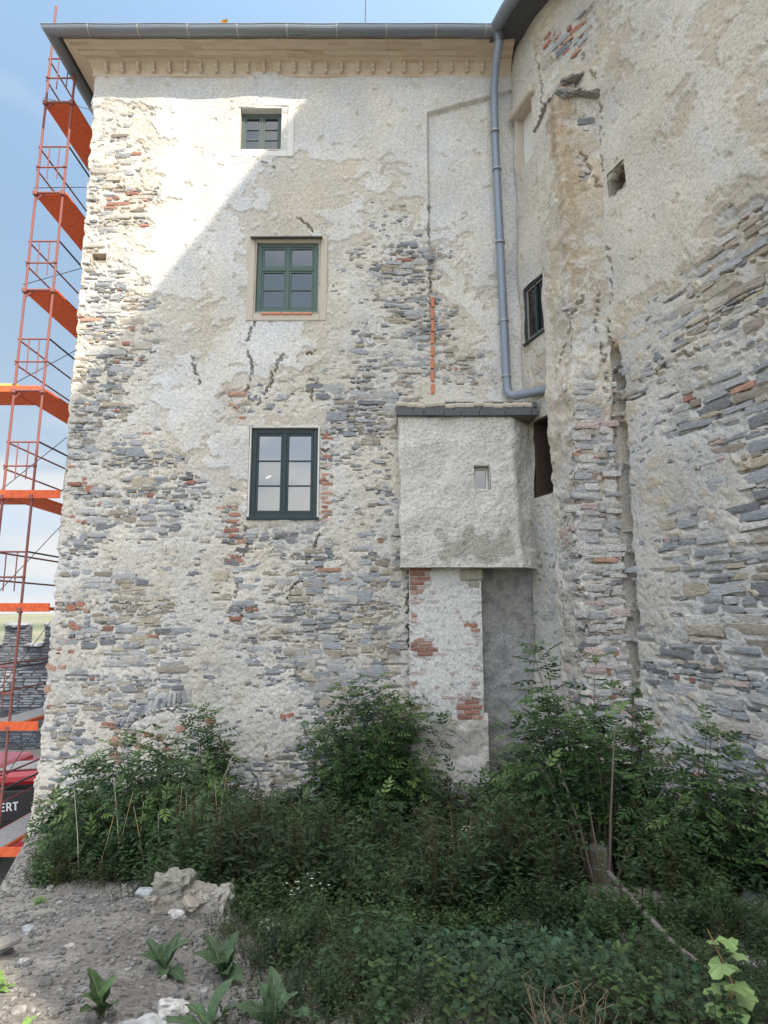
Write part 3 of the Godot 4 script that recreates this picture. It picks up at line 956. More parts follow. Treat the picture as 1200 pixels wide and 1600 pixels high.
func build_downpipe() -> void:
	var p := thing("downpipe", "grey zinc rainwater downpipe with an elbow turning towards the buttress", "pipe")
	var pts := [Vector3(2.16, 14.12, .60), Vector3(2.16, 13.9, .58), Vector3(2.13, 13.62, .40), Vector3(2.12, 13.3, .21), Vector3(2.12, 12.9, .17)]
	for i in 12: pts.append(Vector3(2.12 + .006 * i, 12.3 - i * .42, .17 + swell_facade(2.1, 12.3 - i * .42) * .2))
	pts.append_array([Vector3(2.195, 7.32, .17), Vector3(2.20, 7.22, .18), Vector3(2.235, 7.14, .21), Vector3(2.31, 7.10, .27), Vector3(2.5, 7.08, .45), Vector3(2.78, 7.05, .72)])
	var m := Mb.new()
	m.tube(pts, [.076], 14)
	part(p, "tube", m.mesh(false), M.pipe)
	for y in [12.4, 11.6, 10.1, 8.55, 7.5]:
		m = Mb.new()
		band(m, Vector3(2.12 + (12.3 - y) * .0143, y, .17), Vector3.UP, .090)
		part(p, "collar", m.mesh(false), M.seam)
	m = Mb.new()
	m.tube([Vector3(2.16, 14.26, .60), Vector3(2.16, 14.15, .6), Vector3(2.16, 13.95, .585)], [.15, .14, .085], 14)
	part(p, "outlet_funnel", m.mesh(false), M.zinc)

func build_bay() -> void:
	var bay := thing("garderobe_bay", "pale roughcast box bay with one tiny window and slate roof strip", "bay")
	var P := [Vector2(.285, 0), Vector2(.285, .55), Vector2(2.17, .55), Vector2(2.62, .02)]
	var place := func(s: float, y: float, h: float) -> Vector3:
		var k := clampf((6.6 - y) / 2.54, 0, 1)
		var i := 0
		var t := s
		while i < 2 and t > P[i].distance_to(P[i + 1]):
			t -= P[i].distance_to(P[i + 1])
			i += 1
		var d: Vector2 = (P[i + 1] - P[i]).normalized()
		var q: Vector2 = P[i] + d * t + Vector2(-d.y, d.x) * h
		# the lower right corner flares outwards
		q.x += k * .04 * clampf(1.0 - s, 0, 1) + pow(k, 2.2) * .12 * smoothstep(1.6, 2.43, s) * (1.0 - smoothstep(2.44, 2.75, s) * smoothstep(.88, .86, k))
		return Vector3(q.x, y, q.y)
	var stp := .03
	var wall := Mb.new()
	var w := make_wall(["PPPPPPPPPPPP", "PPPPPPPPPPPP", "PPPPPPPPPPPP"], Vector2(.3, 1.2), 0, 6.7, place, func(s, y): return wob.get_noise_2d(s * 1.3, y * 1.3 - 90.0) * .05, 900)
	w.rough = 2.2
	var wn: Rect2 = Rect2(1.499, 5.352, 0.291, 0.428)
	var hole := snap(Rect2(wn.position.x - .285 + .55, wn.position.y, wn.size.x, wn.size.y), 0, 4.06, stp)
	w.holes = [hole]
	var r := build_relief(w, 0, 3.12, 4.06, 6.62, stp)
	var damp := noise(1.1, 55, 4)
	for i in r.c.size():
		var q := r.v[i]
		var k := Color(.97, .965, .95)
		# the grey damp patch low on the front and the algae at its rim
		var d := damp.get_noise_2d(q.x * 1.6, q.y * 1.6)
		var st := smoothstep(.12, .42, d + .62 - Vector2((q.x - 1.55) / 1.05, (q.y - 4.42) / .42).length() * .62)
		k = k.lerp(Color(.60, .59, .55), st * .85)
		r.c[i] = k * (1.0 + d * .10)
	part(bay, "wall", r.mesh(), M.bay)
	var bm := Mb.new()
	for t in [[4.075, -1.0]]:
		bm.quad(Vector3(.32, t[0], 0), Vector3(.32, t[0], .57), Vector3(2.29, t[0], .57), Vector3(2.66, t[0], 0), Color.WHITE, Vector3(0, t[1], 0))
	part(bay, "underside", bm.mesh(), M.bay)
	var rr := Rect2(hole.position.x - .55 + .285, hole.position.y, hole.size.x, hole.size.y)
	bm = Mb.new()
	lining(bm, rr, .40, .565, .012)
	part(bay, "window_lining", bm.mesh(false), M.bay)
	bm = Mb.new()
	var wr := Rect2(rr.position.x + .012, rr.position.y + .014, rr.size.x - .024, rr.size.y - .028)
	ring(bm, wr, .036, .40, .44, .004)
	var win := part(bay, "window", bm.mesh(false), M.whitewash)
	bm = Mb.new()
	bm.box(Vector3(wr.get_center().x, wr.get_center().y, .41), Vector3(wr.size.x - .06, wr.size.y - .06, .008))
	part(win, "pane", bm.mesh(false), M.glass_mid)
	# slates of the little lean-to roof, two overlapping courses
	var rn := RandomNumberGenerator.new()
	rn.seed = 12
	for k in 3:
		var x := .20
		while x < 2.58:
			var l := minf(rn.randf_range(.28, .5), 2.62 - x)
			if l < .08: break
			var m := Mb.new()
			var zf := .63 - k * .045
			m.box(Vector3(x + l * .5, 6.665 + k * .088 + rn.randf_range(-.006, .006), zf), Vector3(l - .006, .115, .04), Basis(Vector3(1, 0, 0), -.35 + rn.randf_range(-.03, .03)), Color.WHITE, .008)
			if not (k == 2 and x < .85): part(bay, "slate", m.mesh(false), M.slate_roof)
			x += l
	bm = Mb.new()
	bm.box(Vector3(1.40, 6.70, .28), Vector3(2.36, .16, .56), Basis.IDENTITY, Color.WHITE, .01)
	part(bay, "eaves_board", bm.mesh(false), M.wood_grey)
	bm = Mb.new()
	for i in 14:
		bm.box(Vector3(.30 + i * .165, 6.87 + rn.randf_range(-.02, .02), .30), Vector3(.20, .10, .62), Basis(Vector3(1, 0, 0), .18) * Basis(Vector3(0, 0, 1), rn.randf_range(-.12, .12)), Color.WHITE, .03)
	part(bay, "mortar_fillet", bm.mesh(false), M.beige)

func build_pier() -> void:
	var pier := thing("brick_pier", "whitewashed crumbling brick pier carrying the roughcast box bay", "pier")
	var r := RandomNumberGenerator.new()
	r.seed = 31
	var x0 := .43
	var x1 := 1.60
	var zf := .34
	var core := Mb.new()
	core.box(Vector3((x0 + x1) * .5, 2.05, zf * .5 - .10), Vector3(x1 - x0 - .03, 4.1, zf + .16), Basis.IDENTITY, Color(.58, .54, .48))
	part(pier, "mortar_core", core.mesh(), M.wall)
	# lime skin still on the bricks
	var nz := noise(1.5, 400, 4)
	var skin_at := func(x: float, y: float) -> float:
		var e := minf(minf(x - x0, x1 - x), .5) * .9
		var k := nz.get_noise_2d(x * 3.1, y * 3.6) * 1.1 + .40 + e * .8
		k -= smoothstep(.55, .0, Vector2((x - .52) / .35, (y - 3.85) / .35).length() - .45) * .9   # bare brick at the top left
		k -= smoothstep(2.15, 1.75, y) * smoothstep(.95, 1.35, x) * .9 + smoothstep(1.95, 1.70, y) * smoothstep(.75, .55, x) * .6
		k += smoothstep(3.2, 4.0, y) * smoothstep(.9, 1.2, x) * .8
		k -= smoothstep(.22, .1, Vector2((x - .62) / 1.2, y - 2.75).length()) * .7
		return k
	var bh := .077
	var y := 1.62
	var row := 0
	var shared := []
	for i in 6:
		shared.append([])
	while y < 4.04:
		var x := x0 - (.0 if row % 2 == 0 else .0)
		var first := true
		while x < x1 - .03:
			var l := .25 if not first or row % 2 == 0 else .125
			first = false
			l = minf(l, x1 - x)
			if l < .05: break
			var cx := x + l * .5
			var sk: float = skin_at.call(cx, y)
			var tone := 9 + r.randi() % 3
			if sk > .28: tone = 12 + r.randi() % 3
			elif sk > .12: tone = 14
			var missing := (absf(y - 1.70) < .05 and cx > .55 and cx < .95) or r.randf() < .02
			if not missing:
				var xf := Transform3D(Basis(Vector3(0, 1, 0), r.randf_range(-.03, .03)) * Basis(Vector3(0, 0, 1), r.randf_range(-.025, .025)) * Basis.from_scale(Vector3((l - .012) * 1.03, bh - .010, .07)), Vector3(cx, y + bh * .5, zf + r.randf_range(-.014, .008)))
				part(pier, "brick", brick_meshes[r.randi() % 6], M["tone%d" % tone], xf)
			x += l
		row += 1
		y += bh
	# lime render over part of the front
	var w := make_wall(["PPPP", "PPPP", "PPPP"], Vector2(.4, 1.0), .3, 4.1, func(s, yy, h): return Vector3(s, yy, zf + h), func(s, yy): return 0.0, 700)
	var mb := build_relief(w, x0 - .01, x1 + .02, 1.6, 4.07, .024)
	for i in mb.v.size():
		var q := mb.v[i]
		var k: float = skin_at.call(q.x, q.y) + nz.get_noise_2d(q.x * 6.0, q.y * 9.0) * .35
		var f := nz.get_noise_2d(q.x * 14.0, q.y * 20.0)
		mb.v[i] = Vector3(q.x, q.y, zf + clampf((k - .34) * .10, -.05, .005) + f * .009)
		mb.c[i] = Color(.72, .70, .66) * (1.0 + f * .12)
	part(pier, "lime_render", mb.mesh(), M.wall)
	mb = Mb.new()
	mb.box(Vector3(1.46, 3.95, zf - .02), Vector3(.40, .22, .12), Basis(Vector3(0, 0, 1), .05), Color(.6, .58, .5), .05)
	mb.box(Vector3(1.50, 3.80, zf - .03), Vector3(.22, .14, .10), Basis(Vector3(0, 0, 1), -.2), Color(.6, .58, .5), .04)
	part(pier, "mortar_shoulder", mb.mesh(), M.bay)
	# rough plaster foot and its footing slabs
	var f := make_wall(["MMMM", "MMMM", "SSMM", "SSSS"], Vector2(.4, .5), .2, 1.75, func(s, yy, h): return Vector3(s, yy, zf - .03 + h + smoothstep(1.5, 0.0, yy) * .16), func(s, yy): return wob.get_noise_2d(s * 1.5, yy * 1.5) * .09, 720)
	var fm := build_relief(f, x0 - .15, x1 + .08, -.4, 1.72, .03)
	part(pier, "plaster_foot", fm.mesh(), M.wall)
	for q in [[.62, .55, .7, .15], [1.25, .62, .75, .12], [1.1, .42, .55, .16], [.55, .32, .5, .2], [1.5, .3, .4, .18], [1.0, .2, .8, .14]]:
		var xf := Transform3D(Basis(Vector3(0, 0, 1), r.randf_range(-.06, .06)) * Basis.from_scale(Vector3(q[2], q[3], .12)), Vector3(q[0], q[1] - .1, zf + .20))
		part(pier, "footing_slab", stone_meshes[r.randi() % 18], M["tone%d" % [1, 4, 7, 3][r.randi() % 4]], xf)

func build_wing() -> void:
	var wing := thing("castle_wing", "tall castle wing wall of slate rubble and old plaster beside the buttress", "building")
	var w := make_wall(WING_PLAN, Vector2(.5, .5), 0.0, 14.25, place_wing, swell_wing, 1500)
	var win := snap(Rect2(.20, 8.10, .72, 1.02), 0, -.8, .026)
	var niche := snap(Rect2(.12, 11.5, .62, 1.2), 0, -.8, .026)
	var beam_hole := snap(Rect2(2.28, 9.62, .40, .46), 0, -.8, .026)
	var gap := snap(Rect2(.30, 5.25, .66, 1.35), 0, -.8, .026)
	w.bed = -.016
	w.holes = [win, niche, beam_hole, gap]
	w.cracks = [[Vector2(1.9, 12.6), Vector2(2.15, 11.9), Vector2(2.2, 11.2), Vector2(2.12, 10.6), Vector2(2.2, 10.2)], [Vector2(2.2, 8.9), Vector2(2.24, 8.2), Vector2(2.12, 7.6), Vector2(2.2, 7.0), Vector2(2.15, 6.4)],
		[Vector2(2.12, 6.2), Vector2(2.16, 5.4), Vector2(2.12, 4.6), Vector2(2.15, 3.8), Vector2(2.12, 3.0)], [Vector2(2.14, 6.2), Vector2(2.18, 5.4), Vector2(2.15, 4.6), Vector2(2.18, 3.8), Vector2(2.15, 3.0)],
		[Vector2(.9, 13.6), Vector2(1.0, 12.6), Vector2(.95, 11.6)], [Vector2(2.6, 6.6), Vector2(3.4, 6.65), Vector2(4.2, 6.5)]]
	w.lime = Color(.88, .90, .93)
	w.patchy = .7
	w.coat = Color(.95, .915, .86)
	var stones := lay_stones(w, .05, 6.3, -.6, 13.9, .06, .21, 3.2, 1600, .22)
	var face := build_relief(w, 0, 6.6, -.8, 14.2, .026)
	var wall := part(wing, "wall", face.mesh(), M.wall)
	sprinkle(w, stones, .1, 6.0, -.3, 9.0, 1300, 1610)
	set_stones(w, wall, stones, 1700)
	# window beside the corner
	var fr := wall_frame(w, win.get_center().x, win.get_center().y)
	var at := place_wing(win.get_center().x, win.get_center().y, -.02)
	var hold := Node3D.new()
	hold.name = "window"
	hold.transform = Transform3D(fr, at)
	wing.add_child(hold, true)
	var lr := Rect2(-win.size * .5, win.size)
	var m := Mb.new()
	ring(m, lr.grow(.01), .05, -.2, .05, .006)
	m.box(Vector3(0, 0, .01), Vector3(.03, lr.size.y, .05))
	part(hold, "frame", m.mesh(false), M.dark_paint)
	m = Mb.new()
	ring(m, lr.grow(-.05), .03, -.03, .03, .004)
	part(hold, "sash", m.mesh(false), M.wood_grey)
	for sx in [-1, 1]:
		for sy in 3:
			m = Mb.new()
			m.box(Vector3(sx * .15, (sy - 1) * .3, .0), Vector3(.25, .285, .008))
			part(hold, "pane", m.mesh(false), M.glass_mid)
	m = Mb.new()
	m.box(Vector3(0, -lr.size.y * .5 - .02, .06), Vector3(lr.size.x + .06, .04, .09), Basis(Vector3(1, 0, 0), .15), Color.WHITE, .008)
	part(hold, "sill", m.mesh(false), M.dark_paint)
	# blocked niche above with its slanting jamb
	fr = wall_frame(w, niche.get_center().x, niche.get_center().y)
	at = place_wing(niche.get_center().x, niche.get_center().y, 0)
	m = Mb.new()
	m.box(at - fr.z * .16, Vector3(niche.size.x + .1, niche.size.y + .1, .06), fr)
	part(wing, "niche_back", m.mesh(false), M.whitewash)
	m = Mb.new()
	ring(m, Rect2(-niche.size * .5, niche.size).grow(.005), .03, -.2, .035, .006)
	var nl := part(wing, "niche_lining", m.mesh(false), M.beige, Transform3D(fr, at))
	m = Mb.new()
	m.box(Vector3(0, niche.size.y * .5 + .09, .06), Vector3(niche.size.x + .2, .2, .14), Basis.IDENTITY, Color.WHITE, .03)
	part(wing, "niche_lintel", m.mesh(false), M.beige, Transform3D(fr, at))
	fr = wall_frame(w, beam_hole.get_center().x, beam_hole.get_center().y)
	at = place_wing(beam_hole.get_center().x, beam_hole.get_center().y, 0)
	m = Mb.new()
	ring(m, Rect2(-beam_hole.size * .5, beam_hole.size).grow(.006), .03, -.5, .02, .006)
	m.box(Vector3(0, 0, -.5), Vector3(.4, .5, .04))
	part(wing, "beam_hole_lining", m.mesh(false), M.tone7, Transform3D(fr, at))
	var rr := RandomNumberGenerator.new()
	rr.seed = 3
	for q in [[-.17, .19, .2, 8], [.19, .20, .16, 3], [-.19, -.2, .17, 12], [.17, -.2, .24, 7], [.22, 0.0, .14, 13], [0.0, -.24, .2, 8], [-.06, .25, .2, 12]]:
		part(wing, "stone", rock_shape(rr, .8, 7, .4).mesh(false), M["tone%d" % q[3]], Transform3D(fr, at + fr.x * q[0] + fr.y * q[1] + fr.z * -.06) * Transform3D(Basis.from_scale(Vector3(q[2] * 1.25, q[2], .2)), Vector3.ZERO))
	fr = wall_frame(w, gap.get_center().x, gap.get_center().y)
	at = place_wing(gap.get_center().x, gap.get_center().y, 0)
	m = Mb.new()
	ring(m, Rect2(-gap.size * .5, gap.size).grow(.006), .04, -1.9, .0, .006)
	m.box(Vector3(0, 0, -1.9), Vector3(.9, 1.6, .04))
	part(wing, "doorway_shade_lining", m.mesh(false), M.recess_shade_brown, Transform3D(fr, at))  # shade of the deep opening is put into the lining colour
	# eaves and gutter following the bend of the wall
	var gpts := []
	var sof := Mb.new()
	var prev: Array = []
	for i in 23:
		var s := i * .3
		var a := place_wing(s, 14.12, .60)
		if i > 1: gpts.append(a + Vector3(0, .05, 0))
		var b := place_wing(s, 14.16, -.05)
		if prev: sof.quad(prev[0], prev[1], b, a, Color.WHITE, Vector3(0, -1, 0))
		prev = [a, b]
	part(wing, "eaves_board", sof.mesh(false), M.slate_roof)
	gpts.push_front(Vector3(2.10, 14.2, .62))
	m = Mb.new()
	m.tube(gpts, [.12], 12)
	part(wing, "gutter", m.mesh(false), M.zinc)
	# the mass of the wing behind the wall face and the high keep beyond it
	m = Mb.new()
	var base := []
	for s in [[0.0, -2.2], [1.0, -2.2], [2.2, -.9], [4.45, -.55], [6.55, -.55]]: base.append(place_wing(s[0], 0, s[1]))
	base.append(Vector3(5.55, 0, 7.6))
	base.append(Vector3(5.75, 0, 16.2))
	var deep := [Vector3(12, 0, 16.2), Vector3(12, 0, -1)]
	for i in base.size() - 1:
		m.quad(base[i] + Vector3(0, -1, 0), base[i + 1] + Vector3(0, -1, 0), base[i + 1] + Vector3(0, 14.1, 0), base[i] + Vector3(0, 14.1, 0), Color(.52, .47, .40), Vector3(-1, 0, 0))
	m.quad(base[-1] + Vector3(0, -1, 0), deep[0] + Vector3(0, -1, 0), deep[0] + Vector3(0, 14.1, 0), base[-1] + Vector3(0, 14.1, 0), Color(.52, .47, .40), Vector3(0, 0, 1))
	for i in base.size() - 1:
		m.tri(base[i] + Vector3(0, 14.1, 0), base[i + 1] + Vector3(0, 14.1, 0), Vector3(12, 14.1, 5), Color(.4, .35, .3), Vector3.UP)
	part(wing, "rear_body", m.mesh(), M.wall)
	m = Mb.new()
	m.box(Vector3(9.0, 18.6, 7.05), Vector3(7.0, 9.6, 18.3), Basis.IDENTITY, Color(.52, .47, .40))
	part(wing, "keep", m.mesh(), M.wall)

func build_buttress() -> void:
	var bt := thing("buttress", "ruined stepped buttress of limed rubble with a broken mortar cap", "buttress")
	var l1: float = BUT[0].distance_to(BUT[1])
	var l2: float = BUT[1].distance_to(BUT[2])
	var w := make_wall(BUTTRESS_PLAN, Vector2((l1 + l2) / 6.0, .6), 0, 12.3, place_buttress, swell_buttress, 2500)
	w.bed = -.016
	w.cracks = [[Vector2(l1 + .35, 10.6), Vector2(l1 + .45, 10.2), Vector2(l1 + .6, 9.9)], [Vector2(l1 + .5, 8.2), Vector2(l1 + .4, 7.6), Vector2(l1 + .55, 7.0), Vector2(l1 + .5, 6.4)],
		[Vector2(.35, 7.0), Vector2(.8, 7.6), Vector2(1.2, 8.1)], [Vector2(l1 - .15, 5.6), Vector2(l1 - .1, 4.4), Vector2(l1 - .2, 3.0), Vector2(l1 - .1, 2.2)], [Vector2(.2, 5.2), Vector2(.3, 4.0), Vector2(.22, 3.0)]]
	var top := func(s: float) -> float:
		return 11.75 + .12 * sin(s * 5.0) if s < l1 else 11.55 + .25 * (s - l1)
	w.lime = Color(.96, .96, .97)
	w.patchy = .4
	w.coat = Color(.95, .92, .87)
	var stones := lay_stones(w, .04, l1 + l2 - .12, -.4, 11.4, .06, .15, 2.1, 2600, .55)
	var face := build_relief(w, 0, l1 + l2, -.6, 12.2, .024, top)
	var wall := part(bt, "wall", face.mesh(), M.wall)
	# quoins along the arris
	var r := RandomNumberGenerator.new()
	r.seed = 8
	var y := .4
	while y < 7.0:
		var h := r.randf_range(.07, .15)
		stones.append([l1 + .16 + r.randf_range(-.03, .05), y, r.randf_range(.22, .40), h, .022, [12, 13, 14, 3, 2, 12][r.randi() % 6], r.randf_range(-.04, .04), false, .9])
		if r.randf() < .6: stones.append([l1 - .12, y + .02, r.randf_range(.12, .22), h * .9, .02, [12, 13, 3, 2][r.randi() % 4], r.randf_range(-.06, .06), false, .8])
		if r.randf() < .75: stones.append([l1 + .52, y + .03, r.randf_range(.2, .32), h * .9, .014, [12, 13, 2, 3, 14][r.randi() % 5], r.randf_range(-.06, .06), false, .7])
		y += h + r.randf_range(.01, .05)
	set_stones(w, wall, stones, 2700, 260)
	var core := Mb.new()
	var back := 3.9
	var hh := 11.4
	core.quad(Vector3(2.80, -1, .9), Vector3(2.92, -1, 1.78), Vector3(2.92, hh, 1.78), Vector3(2.80, hh, .9), Color(.55, .50, .43), Vector3(-1, 0, 0))
	core.quad(Vector3(2.92, -1, 1.78), Vector3(3.7, -1, 1.82), Vector3(3.7, hh, 1.82), Vector3(2.92, hh, 1.78), Color(.55, .50, .43), Vector3(0, 0, 1))
	core.quad(Vector3(2.73, 11.62, 1.0), Vector3(2.84, 11.5, 1.88), Vector3(3.56, 11.7, 1.9), Vector3(3.2, 12.2, 1.2), Color(.55, .50, .43), Vector3.UP)
	part(bt, "core", core.mesh(), M.wall)
	# mortar cap: ragged slab edge on the left, a step above the front
	var cap := Mb.new()
	for q in [[Vector3(2.70, 11.74, 1.0), Vector3(2.76, 11.80, 1.45), .09], [Vector3(2.74, 11.80, 1.42), Vector3(3.05, 12.12, 1.72), .10], [Vector3(3.03, 12.10, 1.70), Vector3(3.34, 12.26, 1.62), .08], [Vector3(2.84, 11.52, 1.93), Vector3(3.02, 11.62, 1.96), .09], [Vector3(3.0, 11.62, 1.95), Vector3(3.38, 11.55, 1.95), .07]]:
		for k in 5:
			var at: Vector3 = q[0].lerp(q[1], (k + .5) / 5.0)
			cap.add(rock_shape(r, .6, 7, .5), Transform3D(Basis(Vector3(0, 1, 0), r.randf() * TAU).scaled(Vector3(.26, q[2] * 1.15, .26)), at + Vector3(.06, 0, -.05)), Color(.34, .325, .30))
	part(bt, "mortar_cap", cap.mesh(), M.rock)
	for i in 16:
		var xf := Transform3D(Basis(Vector3(0, 1, 0), r.randf_range(-.4, .4)) * Basis.from_scale(Vector3(r.randf_range(.16, .34), r.randf_range(.06, .11), .2)), Vector3(r.randf_range(2.95, 3.42), 11.66 + .5 * (i / 16.0), 1.86 - .35 * (i / 16.0)))
		part(bt, "stone", stone_meshes[i], M["tone%d" % [3, 13, 2, 6, 10, 0][i % 6]], xf)

# ---------------------------------------------------------------- ground
var gn: FastNoiseLite
var gn2: FastNoiseLite
func ground_y(x: float, z: float) -> float:
	var y := 1.62 * smoothstep(.6, 9.2, z) if z > 0 else 0.0
	y = lerpf(y, clampf(.27 * (z - 2.2), 0.0, 1.62), .8)
	var edge := -5.45 + .40 * maxf(z, 0.0)
	var fall := smoothstep(0.0, 1.5, edge - x)
	y = lerpf(y, -2.3, fall)
	y += .35 * smoothstep(1.2, 0.0, absf(x - (2.6 + maxf(z, 0.0) * .42))) * smoothstep(-1.0, 1.0, z)
	y += gn.get_noise_2d(x, z) * .22 + gn2.get_noise_2d(x, z) * .035
	y += .28 * exp(-Vector2(x + 1.42, z - 6.0).length_squared() * .9)
	var far := Vector2(x, z).length()
	if far > 30.0:
		y = lerpf(y, -22.0 + gn.get_noise_2d(x * .02, z * .02) * 10.0, smoothstep(34.0, 140.0, far))
		y += smoothstep(500.0, 2600.0, far) * (24.0 + gn.get_noise_2d(x * .004, z * .004) * 26.0)
	return y
func cover_at(x: float, z: float) -> float:   # how thickly the weeds grow
	var bare := smoothstep(.25, -.4, x - (-2.05 + .5 * (z - 4.4))) * smoothstep(3.3, 4.3, z)
	bare = maxf(bare, .9 * smoothstep(1.0, .3, Vector2((x + .95) / .55, (z - 7.5) / .45).length()))
	bare = maxf(bare, smoothstep(.2, -.4, x + 5.1 - .42 * z))
	return clampf(1.0 - bare + gn2.get_noise_2d(x * .4, z * .4) * .4, 0, 1)
func build_ground() -> void:
	var xs := []
	var zs := []
	var d := 3.0
	var lo := []
	var hi := []
	while d < 4200.0:
		lo.push_front(-9.0 - d)
		hi.append(7.0 + d)
		d *= 1.45
	xs = lo.duplicate()
	for i in 201: xs.append(-9.0 + i * .08)
	xs.append_array(hi)
	zs = lo.map(func(q): return q + 5.0)
	for i in 195: zs.append(-3.6 + i * .08)
	zs.append_array(hi.map(func(q): return q + 5.2))
	var mb := Mb.new()
	var nx := xs.size()
	for z in zs:
		for x in xs:
			var y := ground_y(x, z)
			mb.v.append(Vector3(x, y, z))
			var e := .06 + .01 * absf(x)
			mb.n.append(Vector3(ground_y(x - e, z) - ground_y(x + e, z), 2.0 * e, ground_y(x, z - e) - ground_y(x, z + e)).normalized())
			var t := gn2.get_noise_2d(x * 1.3 + 60.0, z * 1.3)
			var col := Color(.32, .295, .265).lerp(Color(.21, .19, .17), clampf(.5 + t * 1.4, 0, 1))
			var rubble := smoothstep(-3.0, -3.9, x - .25 * (z - 3.0) + gn2.get_noise_2d(x * .8 + 9.0, z * .8) * .9) * smoothstep(-7.5, -6.0, x) * smoothstep(-2.0, 0.0, z)
			col = col.lerp(Color(.45, .42, .37), rubble * .85)
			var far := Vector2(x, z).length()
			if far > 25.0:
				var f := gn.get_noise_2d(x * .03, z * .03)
				col = col.lerp(Color(.15, .18, .12) if f < .12 else Color(.30, .29, .20), smoothstep(25.0, 60.0, far))  # far fields muted so their colour stands in for distance haze
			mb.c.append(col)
	for j in zs.size() - 1:
		for i in nx - 1:
			var a := j * nx + i
			mb.ix.append_array(PackedInt32Array([a, a + 1, a + nx, a + 1, a + nx + 1, a + nx]))
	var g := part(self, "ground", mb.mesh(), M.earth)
	g.set_meta("kind", "structure")
	tag(g, "sloping bare earth and mortar rubble ground below the castle walls", "ground")

func rock_shape(r: RandomNumberGenerator, flat: float, res := 9, jag := .34) -> Mb:
	var nz := noise(1.1, r.randi() % 10000, 3)
	var mb := Mb.new()
	var g := []
	for j in res + 1:
		var row := []
		for i in res * 2:
			var th := PI * j / res
			var ph := TAU * i / (res * 2)
			var q := Vector3(sin(th) * cos(ph), cos(th), sin(th) * sin(ph))
			var k := 1.0 + nz.get_noise_3dv(q * 1.2) * jag * 1.6 + nz.get_noise_3dv(q * 4.0 + Vector3(9, 0, 0)) * jag * .35
			q *= k
			q = Vector3(clampf(q.x, -.85, .85), clampf(q.y, -.8, .75), clampf(q.z, -.85, .85))
			row.append(q * Vector3(.5, .5 * flat, .5))
		g.append(row)
	for j in res:
		for i in res * 2:
			var i2 := (i + 1) % (res * 2)
			mb.quad(g[j][i], g[j][i2], g[j + 1][i2], g[j + 1][i], Color.WHITE, (g[j][i] + g[j + 1][i2]))
	return mb

